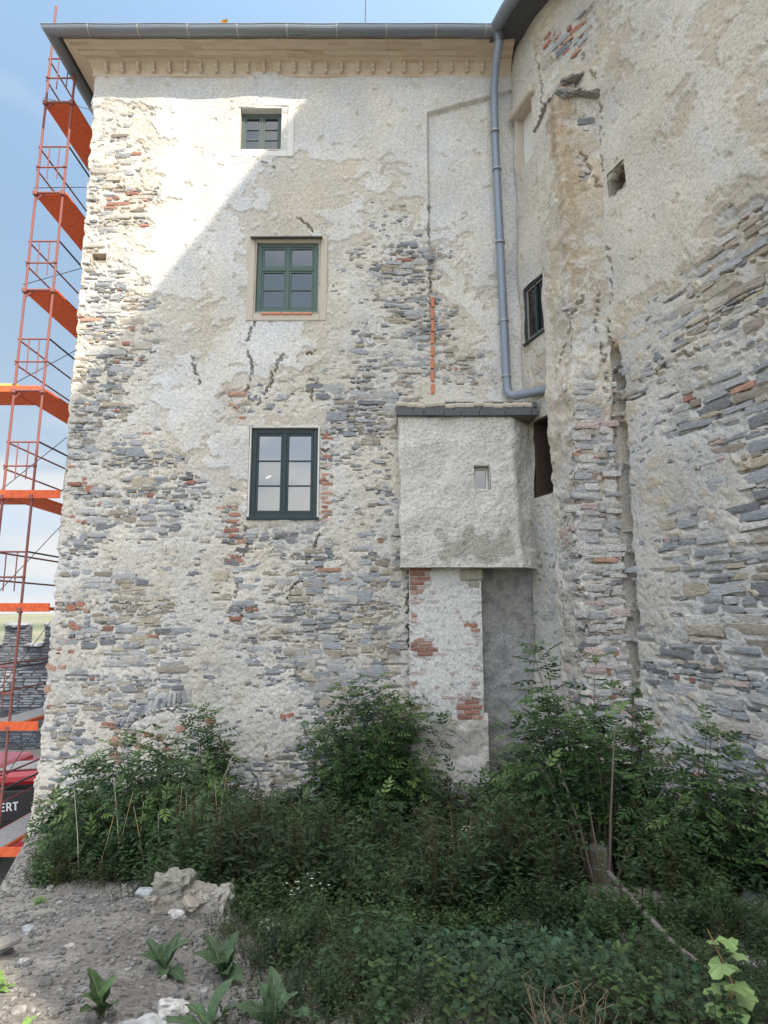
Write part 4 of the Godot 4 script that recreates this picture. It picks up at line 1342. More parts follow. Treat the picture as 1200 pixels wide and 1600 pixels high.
func build_loose_stones() -> void:
	var r := RandomNumberGenerator.new()
	r.seed = 61
	# the lump of old masonry on the slope
	var lump := thing("masonry_lump", "fallen lump of mossy mortar and stones lying in the weeds", "rubble", Vector3(-1.42, 1.02, 6.1))
	lump.position.y = ground_y(-1.42, 6.1) - .03
	lump.scale = Vector3(.82, .82, .82)
	var m := Mb.new()
	m.add(rock_shape(r, .75, 14, .5), Transform3D(Basis.from_scale(Vector3(.62, .55, .5)), Vector3(0, .05, 0)), Color(.33, .30, .255))
	m.add(rock_shape(r, .8, 12, .5), Transform3D(Basis.from_scale(Vector3(.34, .5, .4)), Vector3(.30, .05, .02)), Color(.40, .375, .33))
	m.add(rock_shape(r, .6, 10, .5), Transform3D(Basis.from_scale(Vector3(.4, .35, .4)), Vector3(-.12, .22, -.05)), Color(.30, .29, .24))
	part(lump, "mortar", m.mesh(), M.rock)
	for k in 16:
		var a := r.randf_range(.3, PI - .3)
		var p := Vector3(cos(a) * .34, r.randf_range(-.08, .22), sin(a) * .20 + .02)
		part(lump, "stone", rock_shape(r, .6, 6, .45).mesh(false), M["tone%d" % [3, 13, 7, 0, 12, 8, 7, 13][k % 8]], Transform3D(Basis(Vector3(0, 1, 0), r.randf() * TAU) * Basis(Vector3(0, 0, 1), r.randf_range(-.6, .6)) * Basis.from_scale(Vector3(r.randf_range(.08, .2), r.randf_range(.08, .14), .12)), p))
	# single stones on the bare slope
	var shapes := []
	for i in 6: shapes.append(rock_shape(r, .55, 7, .4).mesh(false))
	var mats := [M.tone3, M.tone0, M.tone2, M.tone13, M.tone7]
	var n := 0
	while n < 36:
		var x := r.randf_range(-4.3, -.2)
		var z := r.randf_range(3.6, 8.1)
		if cover_at(x, z) > .45: continue
		var s := r.randf_range(.03, .09) * (1.6 if r.randf() < .12 else 1.0)
		var o := part(self, "loose_stone", shapes[n % 6], mats[n % 5], Transform3D(Basis(Vector3(0, 1, 0), r.randf() * TAU) * Basis(Vector3(1, 0, 0), r.randf_range(-.2, .2)) * Basis.from_scale(Vector3(s * r.randf_range(1.0, 1.7), s, s)), Vector3(x, ground_y(x, z) + s * .12, z)))
		tag(o, "small grey stone lying loose on the bare dirt slope", "stone", "loose stones on the dirt slope")
		n += 1
	for q in [["pale_block", "white mortar block beside the rosette weeds on the bare patch", Vector3(-.97, 0, 7.75), .12, "tone12"], ["flat_slab", "flat grey stone slab edge among the low weeds at the slope foot", Vector3(-.98, 0, 8.15), .2, "tone3"], ["brick_piece", "small reddish brick fragment on the bare earth", Vector3(-1.02, 0, 7.98), .05, "tone10"], ["round_slab", "pale flat stone below the wing wall rocks", Vector3(2.06, 0, 7.1), .2, "tone2"], ["white_flint", "whitish stone showing between weeds near the mossy lump", Vector3(-.75, 0, 6.4), .15, "tone12"]]:
		var p: Vector3 = q[2]
		p.y = ground_y(p.x, p.z) + .03
		var o := part(self, q[0], rock_shape(r, .6, 9, .4).mesh(false), M[q[4]], Transform3D(Basis(Vector3(0, 1, 0), r.randf() * TAU) * Basis(Vector3(0, 0, 1), .2) * Basis.from_scale(Vector3(q[3] * 1.3, q[3], q[3])), p))
		tag(o, q[1], "stone")
	# weathered plank end
	m = Mb.new()
	m.box(Vector3.ZERO, Vector3(.36, .03, .11), Basis.IDENTITY, Color.WHITE, .006)
	var pp := Vector3(-2.30, 0, 7.0)
	pp.y = ground_y(pp.x, pp.z) + .06
	var pl := part(self, "plank", m.mesh(false), M.wood_grey, Transform3D(Basis(Vector3(0, 1, 0), .75) * Basis(Vector3(0, 0, 1), .06), pp))
	tag(pl, "short weathered grey plank lying on the dirt slope", "plank")
	# gravel
	var mm := MultiMesh.new()
	mm.transform_format = MultiMesh.TRANSFORM_3D
	mm.use_colors = true
	mm.mesh = rock_shape(r, .7, 4, .4).mesh()
	var xf := []
	while xf.size() < 9000:
		var x := r.randf_range(-5.6, 3.6)
		var z := r.randf_range(.2, 9.0)
		var cv := cover_at(x, z)
		if r.randf() < cv * 1.1: continue
		var s := r.randf_range(.010, .030) * (2.0 if r.randf() < .1 else 1.0)
		xf.append(Transform3D(Basis(Vector3(0, 1, 0), r.randf() * TAU) * Basis.from_scale(Vector3(s * 1.4, s, s)), Vector3(x, ground_y(x, z) + s * .2, z)))
	mm.instance_count = xf.size()
	for i in xf.size():
		mm.set_instance_transform(i, xf[i])
		var k := r.randf_range(.16, .36)
		mm.set_instance_color(i, Color(k, k * .95, k * .9))
	var mi := MultiMeshInstance3D.new()
	mi.name = "gravel"
	mi.multimesh = mm
	mi.material_override = M.rock
	add_child(mi)
	tag(mi, "fine grey gravel and mortar crumbs on the bare slope", "gravel", "", "stuff")
	# bedrock ledges at the foot of the wing
	var ledge := thing("rock_ledge", "dark bedded slate outcrop at the foot of the wing wall", "rock", Vector3(3.3, .75, 5.4))
	for i in 60:
		var p := Vector3(r.randf_range(-.75, .35), 0, r.randf_range(-1.2, 1.3))
		p.x += p.z * .12
		p.y = .10 + p.x * .75 + r.randf_range(-.14, .14)
		var sc := Vector3(r.randf_range(.18, .5), r.randf_range(.05, .12), r.randf_range(.2, .42))
		part(ledge, "slab", stone_meshes[i % 18], M.bed_slate if i % 4 else M.tone4, Transform3D(Basis(Vector3(0, 1, 0), -1.1 + r.randf_range(-.4, .4)) * Basis(Vector3(0, 0, 1), -.45 + r.randf_range(-.15, .15)) * Basis.from_scale(sc), p))
	var lm := Mb.new()
	lm.add(rock_shape(r, 1.0, 12, .3), Transform3D(Basis.from_scale(Vector3(1.3, 1.5, 2.8)), Vector3(.35, -.5, .1)), Color(.13, .13, .135))
	part(ledge, "bedrock", lm.mesh(), M.rock)

# ---------------------------------------------------------------- left side: scaffold, machine, old wall
func build_scaffold() -> void:
	var sc := thing("scaffold", "tall red tube scaffold with orange decks along the house side", "scaffold")
	# standards: outer and inner, near and far
	var xo := -6.86
	var xi := -6.33
	var lean := func(x: float, y: float) -> float: return x - (y - 8.0) * -.012
	var zn := -.30
	var zs := [zn, zn - 2.5, zn - 5.0]
	for z in zs:
		for k in 2:
			var x: float = xo if k == 0 else xi
			var top := 15.7 if k == 0 else 14.5
			var m := Mb.new()
			m.tube([Vector3(lean.call(x, -2.2), -2.25, z), Vector3(lean.call(x, 6), 6, z), Vector3(lean.call(x, top), top, z)], [.023], 10)
			part(sc, "standard", m.mesh(false), M.scaffold_red)
	var levels := [13.46, 11.46, 9.42, 7.42, 5.42, 3.40, 1.40, -.6]
	for li in levels.size():
		var y: float = levels[li]
		var a: float = lean.call(xo, y)
		var b: float = lean.call(xi, y)
		for bay in 2:
			var z0: float = zs[bay]
			var z1: float = zs[bay + 1]
			var low := li >= 3
			var x_out := a - (2.3 if low and bay == 0 else 0.0)
			var dk := Mb.new()
			dk.box(Vector3((a + b) * .5, y, (z0 + z1) * .5), Vector3(b - a + .10, .05, z1 - z0 + .06) * Vector3(1, 1, -1), Basis.IDENTITY, Color.WHITE, .006)
			var o := part(sc, "deck", dk.mesh(false), M.deck_orange)
			dk = Mb.new()
			dk.box(Vector3((a + b) * .5, y + .030, (z0 + z1) * .5), Vector3(b - a + .02, .01, absf(z1 - z0) - .06))
			part(o, "deck_sheet", dk.mesh(false), M.deck_top)
			if li == 3 and bay == 0:
				dk = Mb.new()
				dk.box(Vector3(a - 1.1, y + .10, z0 - .1), Vector3(2.2, .14, .04), Basis(Vector3(0, 0, 1), -.02))
				part(sc, "toe_board", dk.mesh(false), M.deck_yellow)
			if low and bay == 0:
				dk = Mb.new()
				dk.box(Vector3(a - 1.12, y, z0 - .42), Vector3(2.2, .05, .8), Basis.IDENTITY, Color.WHITE, .006)
				dk.box(Vector3(a - .86, y + .015, z0 + .005), Vector3(2.7, .12, .03), Basis.IDENTITY, Color.WHITE, .004)
				var o2 := part(sc, "deck", dk.mesh(false), M.deck_orange)
				dk = Mb.new()
				dk.box(Vector3(a - 1.12, y + .032, z0 - .42), Vector3(2.1, .012, .72))
				part(o2, "deck_sheet", dk.mesh(false), M.deck_top)
		if low_level(li):
			var m0 := Mb.new()
			m0.box(Vector3(a - .4, y + .02, zn + .03), Vector3(2.9, .15, .03), Basis.IDENTITY, Color.WHITE, .004)
			part(sc, "toe_board", m0.mesh(false), M.deck_orange)
		# end guard frame between the two near standards
		var m := Mb.new()
		for h in [.55, 1.0]:
			m.tube([Vector3(lean.call(xo, y + h), y + h, zn), Vector3(lean.call(xi, y + h), y + h, zn)], [.017], 8)
		for t in [.35, .72]:
			m.tube([Vector3(lerpf(a, b, t), y + .30, zn), Vector3(lerpf(a, b, t), y + 1.0, zn)], [.011], 6)
		part(sc, "guard_frame", m.mesh(false), M.scaffold_red)
		m = Mb.new()
		m.tube([Vector3(a, y - .02, zn + .02), Vector3(b, y - .02, zn + .02)], [.026], 8)
		part(sc, "transom", m.mesh(false), M.scaffold_red)
		# couplers
		for x in [a, b]:
			m = Mb.new()
			m.box(Vector3(x, y - .03, zn + .02), Vector3(.085, .10, .085), Basis.IDENTITY, Color.WHITE, .015)
			part(sc, "coupler", m.mesh(false), M.scaffold_red)
			m = Mb.new()
			m.box(Vector3(x, y + .55, zn + .012), Vector3(.065, .05, .07), Basis.IDENTITY, Color.WHITE, .012)
			part(sc, "coupler", m.mesh(false), M.scaffold_red)
		# rails and the dark braces running back along the house
		for bay in 2:
			for h in [.5, 1.0]:
				m = Mb.new()
				m.tube([Vector3(a - .03, y + h, zs[bay]), Vector3(a - .03, y + h, zs[bay + 1])], [.017], 8)
				part(sc, "guard_rail", m.mesh(false), M.scaffold_red)
			m = Mb.new()
			m.tube([Vector3(a - .05, y + .1, zs[bay]), Vector3(a - .05, y + 1.95, zs[bay + 1])], [.008], 6)
			part(sc, "brace", m.mesh(false), M.steel_dark)
			m = Mb.new()
			m.tube([Vector3(b + .04, y + 1.0, zs[bay]), Vector3(b + .04, y + 1.0, zs[bay + 1])], [.018], 6)
			part(sc, "inner_rail", m.mesh(false), M.steel_dark)
		m = Mb.new()
		m.tube([Vector3(a, y - .32, zn), Vector3(a + .02, y - .16, zn + .01), Vector3(a + .16, y - .03, zn)], [.015], 6)
		part(sc, "bracket", m.mesh(false), M.scaffold_red)
	for z in zs:
		for x in [lean.call(xo, -2.2), lean.call(xi, -2.2)]:
			var m := Mb.new()
			m.box(Vector3(x, ground_y(x, z) + .02, z), Vector3(.16, .02, .16))
			m.tube([Vector3(x, ground_y(x, z), z), Vector3(x, -1.9, z)], [.018], 8)
			part(sc, "base_plate", m.mesh(false), M.steel_dark)
func low_level(i: int) -> bool:
	return i >= 4

func build_machine() -> void:
	var mc := thing("loader", "red and black construction loader parked behind the scaffold", "loader", Vector3(-8.1, -2.25, -4.4))
	var m := Mb.new()
	m.box(Vector3(0, 1.18, 0), Vector3(3.2, .95, 1.7), Basis.IDENTITY, Color.WHITE, .12)
	part(mc, "body", m.mesh(false), M.machine_black)
	m = Mb.new()
	m.box(Vector3(.05, 2.02, .02), Vector3(3.3, .26, 1.8), Basis(Vector3(0, 0, 1), .06), Color.WHITE, .08)
	m.box(Vector3(-1.0, 2.16, 0), Vector3(1.2, .2, 1.6), Basis.IDENTITY, Color.WHITE, .06)
	part(mc, "hood", m.mesh(false), M.machine_red)
	m = Mb.new()
	m.box(Vector3(.1, 2.19, .3), Vector3(2.6, .05, .8), Basis(Vector3(0, 0, 1), .06), Color.WHITE, .02)
	part(mc, "cover_plate", m.mesh(false), M.deck_top)
	m = Mb.new()
	m.box(Vector3(-.02, 1.48, .90), Vector3(2.6, .62, .05), Basis(Vector3(0, 0, 1), .04), Color.WHITE, .02)
	var pn := part(mc, "side_panel", m.mesh(false), M.machine_black)
	var tm := TextMesh.new()
	tm.text = "ERT"
	var fo := SystemFont.new()
	fo.font_names = PackedStringArray(["Droid Sans"])
	fo.font_weight = 700
	tm.font = fo
	tm.font_size = 40
	tm.pixel_size = .0060
	tm.depth = .01
	var lt := part(pn, "lettering", tm, M.letter, Transform3D(Basis(Vector3(0, 0, 1), .10), Vector3(.05, 1.47, .934)))
	m = Mb.new()
	m.box(Vector3(1.42, 1.35, .55), Vector3(.35, .5, .8), Basis(Vector3(0, 0, 1), .2), Color.WHITE, .06)
	m.box(Vector3(.5, .70, .80), Vector3(1.6, .26, .3), Basis.IDENTITY, Color.WHITE, .05)
	part(mc, "fender", m.mesh(false), M.machine_red)
	for q in [[-1.1, .8], [1.0, .8], [-1.1, -.8], [1.0, -.8]]:
		m = Mb.new()
		m.tube([Vector3(q[0], .52, q[1] - .17), Vector3(q[0], .52, q[1] - .13), Vector3(q[0], .52, q[1] + .13), Vector3(q[0], .52, q[1] + .17)], [.46, .53, .53, .46], 20)
		var wh := part(mc, "wheel", m.mesh(false), M.rubber)
		m = Mb.new()
		m.tube([Vector3(q[0], .52, q[1] - .18), Vector3(q[0], .52, q[1] + .18)], [.27], 16)
		part(wh, "rim", m.mesh(false), M.machine_red)
	m = Mb.new()
	m.box(Vector3(1.72, .75, .0), Vector3(.5, .7, 1.9), Basis(Vector3(0, 0, 1), .3), Color.WHITE, .04)
	part(mc, "bucket", m.mesh(false), M.steel_dark)

func build_old_wall() -> void:
	var ow := thing("battlement_wall", "distant dark slate battlement wall with toothed top beyond the scaffold", "wall", Vector3(0, 0, -17))
	var r := RandomNumberGenerator.new()
	r.seed = 91
	var x0 := -22.0
	var x1 := -8.0
	var m := Mb.new()
	m.box(Vector3((x0 + x1) * .5, -.45, -.3), Vector3(x1 - x0, 4.8, .6), Basis.IDENTITY, Color(.10, .105, .115))
	part(ow, "mortar_core", m.mesh(), M.stones)
	var rest := Mb.new()
	var n := 0
	var y := -2.7
	while y < 1.9:
		var h := r.randf_range(.07, .15)
		var x := x0 + r.randf() * .3
		while x < x1:
			var l := r.randf_range(.25, .7)
			var xf := Transform3D(Basis(Vector3(0, 0, 1), r.randf_range(-.04, .04)) * Basis.from_scale(Vector3(l, h * .95, .12)), Vector3(x + l * .5, y, r.randf_range(-.01, .05)))
			var t := r.randf_range(.6, 1.15)
			if x > -18.6 and n < 299 and y > -.6:
				part(ow, "stone", stone_meshes[r.randi() % 18], M["tone%d" % [1, 4, 1, 0][r.randi() % 4]], xf)
				n += 1
			else:
				rest.add(stone_shapes[r.randi() % 18], xf, Color(.20 * t, .215 * t, .24 * t))
			x += l + .015
		y += h
	var ro := part(ow, "small_stones", rest.mesh(), M.stones)
	ro.set_meta("kind", "stuff")
	var x := x0 + .3
	var k := 0
	while x < x1 - .5:
		m = Mb.new()
		for j in 8:
			for i in 3:
				var l := .95 / 3.0
				m.add(stone_shapes[r.randi() % 18], Transform3D(Basis.from_scale(Vector3(l * 1.05, .115, .3)), Vector3(x + (i + .5) * l + r.randf_range(-.02, .02), 1.98 + j * .105, r.randf_range(-.03, .03))), Color(.2, .21, .235) * r.randf_range(.7, 1.1))
		m.box(Vector3(x + .475, 2.35, -.3), Vector3(.9, .82, .5), Basis.IDENTITY, Color(.12, .125, .14))
		var me := part(ow, "merlon", m.mesh(), M.stones)
		m = Mb.new()
		m.add(rock_shape(r, .35, 8, .25), Transform3D(Basis.from_scale(Vector3(1.25, .8, .95)), Vector3(x + .475, 2.84, -.2)), Color(.30, .31, .33))
		part(me, "cap_stone", m.mesh(), M.rock)
		m = Mb.new()
		m.add(rock_shape(r, .35, 8, .25), Transform3D(Basis.from_scale(Vector3(.95, .6, .9)), Vector3(x + 1.35, 2.0, -.1)), Color(.27, .28, .30))
		part(ow, "sill_stone", m.mesh(), M.rock)
		x += 1.75
		k += 1

# ---------------------------------------------------------------- plants
var elder_leaf: Array = []
func leaflet(mb: Mb, at: Vector3, dir: Vector3, up: Vector3, l: float, w: float, col: Color) -> void:
	var side := dir.cross(up).normalized() * w
	var mid := at + dir * l * .45 + up * l * .07
	var tip := at + dir * l - up * l * .10
	var a := at + dir * l * .42 + side - up * l * .03
	var b := at + dir * l * .42 - side - up * l * .03
	mb.tri(at, a, mid, col, up)
	mb.tri(a, tip, mid, col, up)
	mb.tri(tip, b, mid, col, up)
	mb.tri(b, at, mid, col, up)
func make_leaves() -> void:
	var r := RandomNumberGenerator.new()
	r.seed = 404
	for v in 6:
		var mb := Mb.new()
		var base: Color = [Color(.034, .070, .024), Color(.027, .056, .021), Color(.043, .082, .027), Color(.024, .050, .022), Color(.062, .108, .032), Color(.115, .175, .05)][v]
		var bend := r.randf_range(.15, .4)
		var pos := func(t: float) -> Vector3: return Vector3(t * .24, -bend * t * t * .24, 0)
		mb.tube([pos.call(0.0), pos.call(.5), pos.call(.9)], [.0025, .002, .0012], 3, base * 1.1)
		for k in 3:
			var t := .34 + .24 * k
			for s in [-1, 1]:
				var d := Vector3(.62, -.12 - bend * t, s * .8).normalized()
				var k2 := r.randf_range(.85, 1.15)
				leaflet(mb, pos.call(t), d, Vector3(0, 1, r.randf_range(-.3, .3)).normalized(), r.randf_range(.075, .105), .019, Color(base.r * k2, base.g * k2, base.b * k2))
		leaflet(mb, pos.call(.9), Vector3(.9, -.35, 0).normalized(), Vector3(.3, 1, 0).normalized(), .11, .021, base)
		elder_leaf.append(mb.mesh())
func bez(a: Vector3, b: Vector3, c: Vector3, t: float) -> Vector3:
	return a.lerp(b, t).lerp(b.lerp(c, t), t)
func shrub(called: String, label: String, at: Vector3, height: float, spread: Vector2, shoots: int, sd: int, lean := Vector3.ZERO, size := 1.0, from := .25, group := "") -> Node3D:
	var o := thing(called, label, "shrub", at, group)
	var r := RandomNumberGenerator.new()
	r.seed = sd
	var stems := Mb.new()
	var st := SurfaceTool.new()
	st.begin(Mesh.PRIMITIVE_TRIANGLES)
	for i in shoots:
		var a := r.randf() * TAU
		var k := sqrt(r.randf())
		var dir := Vector3(cos(a) * spread.x, 0, sin(a) * spread.y)
		var h := height * (1.0 - .5 * k * k) * r.randf_range(.38, 1.08)
		var p0 := Vector3(r.randf_range(-.12, .12), -.05, r.randf_range(-.10, .10)) + dir * k * .25
		var p2 := dir * k + Vector3(0, h, 0) + lean * r.randf_range(.3, 1.0)
		var p1 := p0.lerp(p2, .45) + Vector3(0, h * .22, 0) + Vector3(r.randf_range(-.1, .1), 0, r.randf_range(-.1, .1))
		var pts := []
		for q in 6: pts.append(bez(p0, p1, p2, q / 5.0))
		var c := Color(.16, .12, .07).lerp(Color(.09, .11, .04), r.randf())
		stems.tube(pts, [.011 * size, .010 * size, .008 * size, .006 * size, .004 * size, .0025 * size], 5, c)
		var len := p0.distance_to(p2)
		var t := from
		var turn := r.randf() * TAU
		while t <= 1.0:
			var p := bez(p0, p1, p2, t)
			var ax := (bez(p0, p1, p2, minf(t + .05, 1.05)) - p).normalized()
			turn += PI * .5 + r.randf_range(-.3, .3)
			var e1 := ax.cross(Vector3(.3, .2, .9)).normalized()
			var e2 := ax.cross(e1)
			for s in [0.0, PI]:
				if r.randf() < .12: continue
				var d := (e1 * cos(turn + s) + e2 * sin(turn + s)) * .85 + ax * r.randf_range(.2, .6) + Vector3(0, .15, .12)
				d = d.normalized()
				var n := (Vector3(0, 1, 0) + Vector3(r.randf_range(-.4, .4), 0, r.randf_range(-.1, .6))).normalized()
				var z := d.cross(n).normalized()
				n = z.cross(d).normalized()
				var sc := size * r.randf_range(.6, 1.3) * (1.0 if t < .9 else .8)
				var v := r.randi() % 4
				if t > .55 and r.randf() < .3: v = 2 if r.randf() < .6 else 4
				if t > .88: v = 4 if r.randf() < .65 else (5 if r.randf() < .5 else 2)
				st.append_from(elder_leaf[v], 0, Transform3D(Basis(d, n, z).scaled(Vector3(sc, sc, sc)), p))
			t += clampf(.11 / maxf(len, .3), .05, .25)
	part(o, "stems", stems.mesh(), M.stalk)
	part(o, "foliage", st.commit(), M.leaf)
	return o
func on_ground(x: float, z: float) -> Vector3:
	return Vector3(x, ground_y(x, z), z)
func clump_nettle(r: RandomNumberGenerator, h: float, col: Color) -> Mesh:
	var mb := Mb.new()
	for q in 3:
		var b := Vector3(r.randf_range(-.07, .07), 0, r.randf_range(-.07, .07))
		var top := b * 2.2 + Vector3(r.randf_range(-.08, .08), h * r.randf_range(.7, 1.0), r.randf_range(-.08, .08))
		mb.tube([b, b.lerp(top, .5) + Vector3(.01, 0, .01), top], [.004, .003, .002], 3, col * .9)
		for k in 7:
			var t := .2 + .8 * k / 6.0
			var p := b.lerp(top, t)
			for s in 2:
				var a := k * 1.57 + s * PI + r.randf_range(-.3, .3)
				var d := Vector3(cos(a), r.randf_range(-.35, .25), sin(a)).normalized()
				var j := r.randf_range(.75, 1.3)
				leaflet(mb, p, d, Vector3(0, 1, 0).slide(d).normalized(), lerpf(.11, .05, t) * r.randf_range(.8, 1.2), .02, Color(col.r * j, col.g * j, col.b * j))
	return mb.mesh()
func clump_round(r: RandomNumberGenerator, col: Color) -> Mesh:
	var mb := Mb.new()
	for k in 13:
		var p := Vector3(r.randf_range(-.13, .13), r.randf_range(.04, .15), r.randf_range(-.13, .13))
		var n := Vector3(r.randf_range(-.45, .45), 1, r.randf_range(-.1, .7)).normalized()
		var e1 := n.cross(Vector3(0, 0, 1)).normalized()
		var e2 := e1.cross(n)
		var rad := r.randf_range(.014, .028)
		var j := r.randf_range(.7, 1.35)
		var c := Color(col.r * j, col.g * j, col.b * j)
		var off := r.randf() * TAU
		for q in 7:
			var a := off + TAU * q / 8.0
			var b := off + TAU * (q + 1) / 8.0
			mb.tri(p - n * .004, p + (e1 * cos(a) + e2 * sin(a)) * rad, p + (e1 * cos(b) + e2 * sin(b)) * rad, c, n)
		mb.tri(p, p + Vector3(.003, 0, 0), Vector3(p.x * .5, 0, p.z * .5), c * .8)
	return mb.mesh()
func clump_mat(r: RandomNumberGenerator, col: Color) -> Mesh:
	var mb := Mb.new()
	for q in 9:
		var b := Vector3(r.randf_range(-.12, .12), 0, r.randf_range(-.12, .12))
		var top := b * 1.3 + Vector3(r.randf_range(-.05, .05), r.randf_range(.10, .24), r.randf_range(-.05, .05))
		mb.tube([b, top], [.002, .001], 3, Color(.07, .07, .035))
		for k in 8:
			var a := r.randf() * TAU
			var d := Vector3(cos(a), r.randf_range(-.2, .5), sin(a)).normalized()
			var j := r.randf_range(.6, 1.5)
			leaflet(mb, b.lerp(top, .25 + .1 * k), d, Vector3(0, 1, 0).slide(d).normalized(), r.randf_range(.02, .04), .007, Color(col.r * j, col.g * j, col.b * j))
	return mb.mesh()
func clump_lance(r: RandomNumberGenerator, h: float, col: Color) -> Mesh:
	var mb := Mb.new()
	for q in 3:
		var b := Vector3(r.randf_range(-.05, .05), 0, r.randf_range(-.05, .05))
		var top := b * 3.0 + Vector3(r.randf_range(-.12, .12), h * r.randf_range(.6, 1.0), r.randf_range(-.12, .12))
		mb.tube([b, b.lerp(top, .5) + Vector3(.015, 0, .01), top], [.005, .004, .002], 4, Color(.07, .065, .03))
		for k in 15:
			var t := .12 + .88 * k / 14.0
			var a := k * 2.4 + r.randf_range(-.3, .3)
			var d := Vector3(cos(a), r.randf_range(-.1, .7), sin(a)).normalized()
			var j := r.randf_range(.7, 1.4)
			leaflet(mb, b.lerp(top, t), d, Vector3(0, 1, 0).slide(d).normalized(), lerpf(.16, .06, t) * r.randf_range(.8, 1.2), .016, Color(col.r * j, col.g * j, col.b * j))
	return mb.mesh()
func clump_grass(r: RandomNumberGenerator, h: float, col: Color) -> Mesh:
	var mb := Mb.new()
	for k in 18:
		var a := r.randf() * TAU
		var d := Vector3(cos(a), 0, sin(a))
		var p := d * r.randf_range(0, .05)
		var hh := h * r.randf_range(.5, 1.0)
		var s := d.cross(Vector3.UP) * r.randf_range(.003, .006)
		var m := p + d * hh * .18 + Vector3(0, hh * .6, 0)
		var t := p + d * hh * r.randf_range(.35, .7) + Vector3(0, hh * .85, 0)
		var j := r.randf_range(.7, 1.4)
		var c := Color(col.r * j, col.g * j, col.b * j)
		mb.quad(p - s, p + s, m + s * .8, m - s * .8, c)
		mb.tri(m - s * .8, m + s * .8, t, c)
	return mb.mesh()
func scatter(called: String, label: String, category: String, mesh: Mesh, xfs: Array, material: Material) -> void:
	var mm := MultiMesh.new()
	mm.transform_format = MultiMesh.TRANSFORM_3D
	mm.use_colors = true
	mm.mesh = mesh
	mm.instance_count = xfs.size()
	for i in xfs.size():
		mm.set_instance_transform(i, xfs[i])
		var k := .55 + .85 * pow(fposmod(i * .6180339, 1.0), 1.4)
		var y := fposmod(i * .7548777, 1.0)
		mm.set_instance_color(i, Color(k * (1.0 + .25 * y * y), k, k * (1.05 - .2 * y)))
	var mi := MultiMeshInstance3D.new()
	mi.name = numbered(called)
	mi.multimesh = mm
	mi.material_override = material
	add_child(mi)
	tag(mi, label, category, "", "stuff")
func blocked(x: float, z: float) -> bool:
	if z < .12: return true
	if z < .75 and x > .2 and x < 1.8: return true
	if absf(x - 2.05) < .42 and z > 4.0 and z < 5.5: return true
	if x > 2.75 and z > 4.9 and z < 6.4: return true
	return x > 2.5 + maxf(z, 0.0) * .40 or (x > 2.45 and z < 2.1)
func build_undergrowth() -> void:
	var r := RandomNumberGenerator.new()
	r.seed = 1234
	var sets := [[], [], [], [], [], []]
	var n := 0
	while n < 5200:
		var x := r.randf_range(-4.9, 3.9)
		var z := r.randf_range(.15, 9.0)
		if blocked(x, z) or z > 9.4: continue
		var c := cover_at(x, z)
		if r.randf() > c * c: continue
		n += 1
		var p := on_ground(x, z)
		var ivy := smoothstep(1.5, .5, Vector2((x - .75) / .75, (z - 7.1) / 1.2).length())
		var which := 0
		var pt := gn2.get_noise_2d(x * .5 + 11.0, z * .5)
		if r.randf() < ivy: which = 2
		elif pt > .16 and r.randf() < .55: which = 4
		elif r.randf() < .34: which = 5
		elif pt < -.18 and r.randf() < .5: which = 3
		else: which = 0 if pt + r.randf_range(-.3, .3) > 0.0 else 1
		if z > 6.6 and which < 2 and r.randf() < .55: which = 5
		if x < -1.0 and z > 6.2 and which != 4: which = 3 if r.randf() < .4 else 5
		var s := r.randf_range(.55, 1.35) * (1.0 if z < 5.5 else .62) * (1.0 + pt * .5)
		sets[which].append(Transform3D(Basis(Vector3(0, 1, 0), r.randf() * TAU).scaled(Vector3(s, s, s)), p - Vector3(0, .01, 0)))
		if which in [2, 3, 5]:
			for q in 2:
				var x2 := x + r.randf_range(-.2, .2)
				var z2 := z + r.randf_range(-.2, .2)
				if not blocked(x2, z2): sets[which].append(Transform3D(Basis(Vector3(0, 1, 0), r.randf() * TAU).scaled(Vector3(s, s * 1.1, s)), on_ground(x2, z2)))
	scatter("nettle_weeds", "dark green nettle undergrowth filling the hollow before the walls", "weeds", clump_nettle(r, .50, Color(.026, .053, .021)), sets[0], M.herb)
	scatter("leafy_weeds", "mid green tall leafy weeds mixed through the hollow", "weeds", clump_nettle(r, .36, Color(.038, .070, .024)), sets[1], M.herb)
	scatter("ground_ivy", "low carpet of small round bluish green leaves", "ground cover", clump_round(r, Color(.030, .064, .034)), sets[2], M.herb)
	scatter("creeping_weeds", "low creeping round leaved weeds edging the bare dirt", "ground cover", clump_round(r, Color(.042, .078, .027)), sets[3], M.herb)
	var tall := []
	while tall.size() < 420:
		var x := r.randf_range(-2.6, 3.3)
		var z := r.randf_range(.6, 5.6)
		if blocked(x, z) or cover_at(x, z) < .6 or gn2.get_noise_2d(x * .45 + 5.0, z * .45) < -.02 or (x > -2.1 and x < -.9 and z < 2.6): continue
		var s := r.randf_range(.6, 1.25)
		tall.append(Transform3D(Basis(Vector3(0, 1, 0), r.randf() * TAU) * Basis(Vector3(1, 0, 0), r.randf_range(-.15, .15)) * Basis.from_scale(Vector3(s, s, s)), on_ground(x, z)))
	scatter("tall_weeds", "tall upright weeds with long narrow leaves standing in the hollow", "weeds", clump_lance(r, .85, Color(.034, .060, .026)), tall, M.herb)
	scatter("small_leaf_weeds", "dense mat of tiny dark leaves spreading between the taller weeds", "weeds", clump_mat(r, Color(.028, .050, .021)), sets[5], M.herb)
	scatter("grass", "thin grass tufts among the weeds", "grass", clump_grass(r, .34, Color(.055, .078, .03)), sets[4], M.herb)
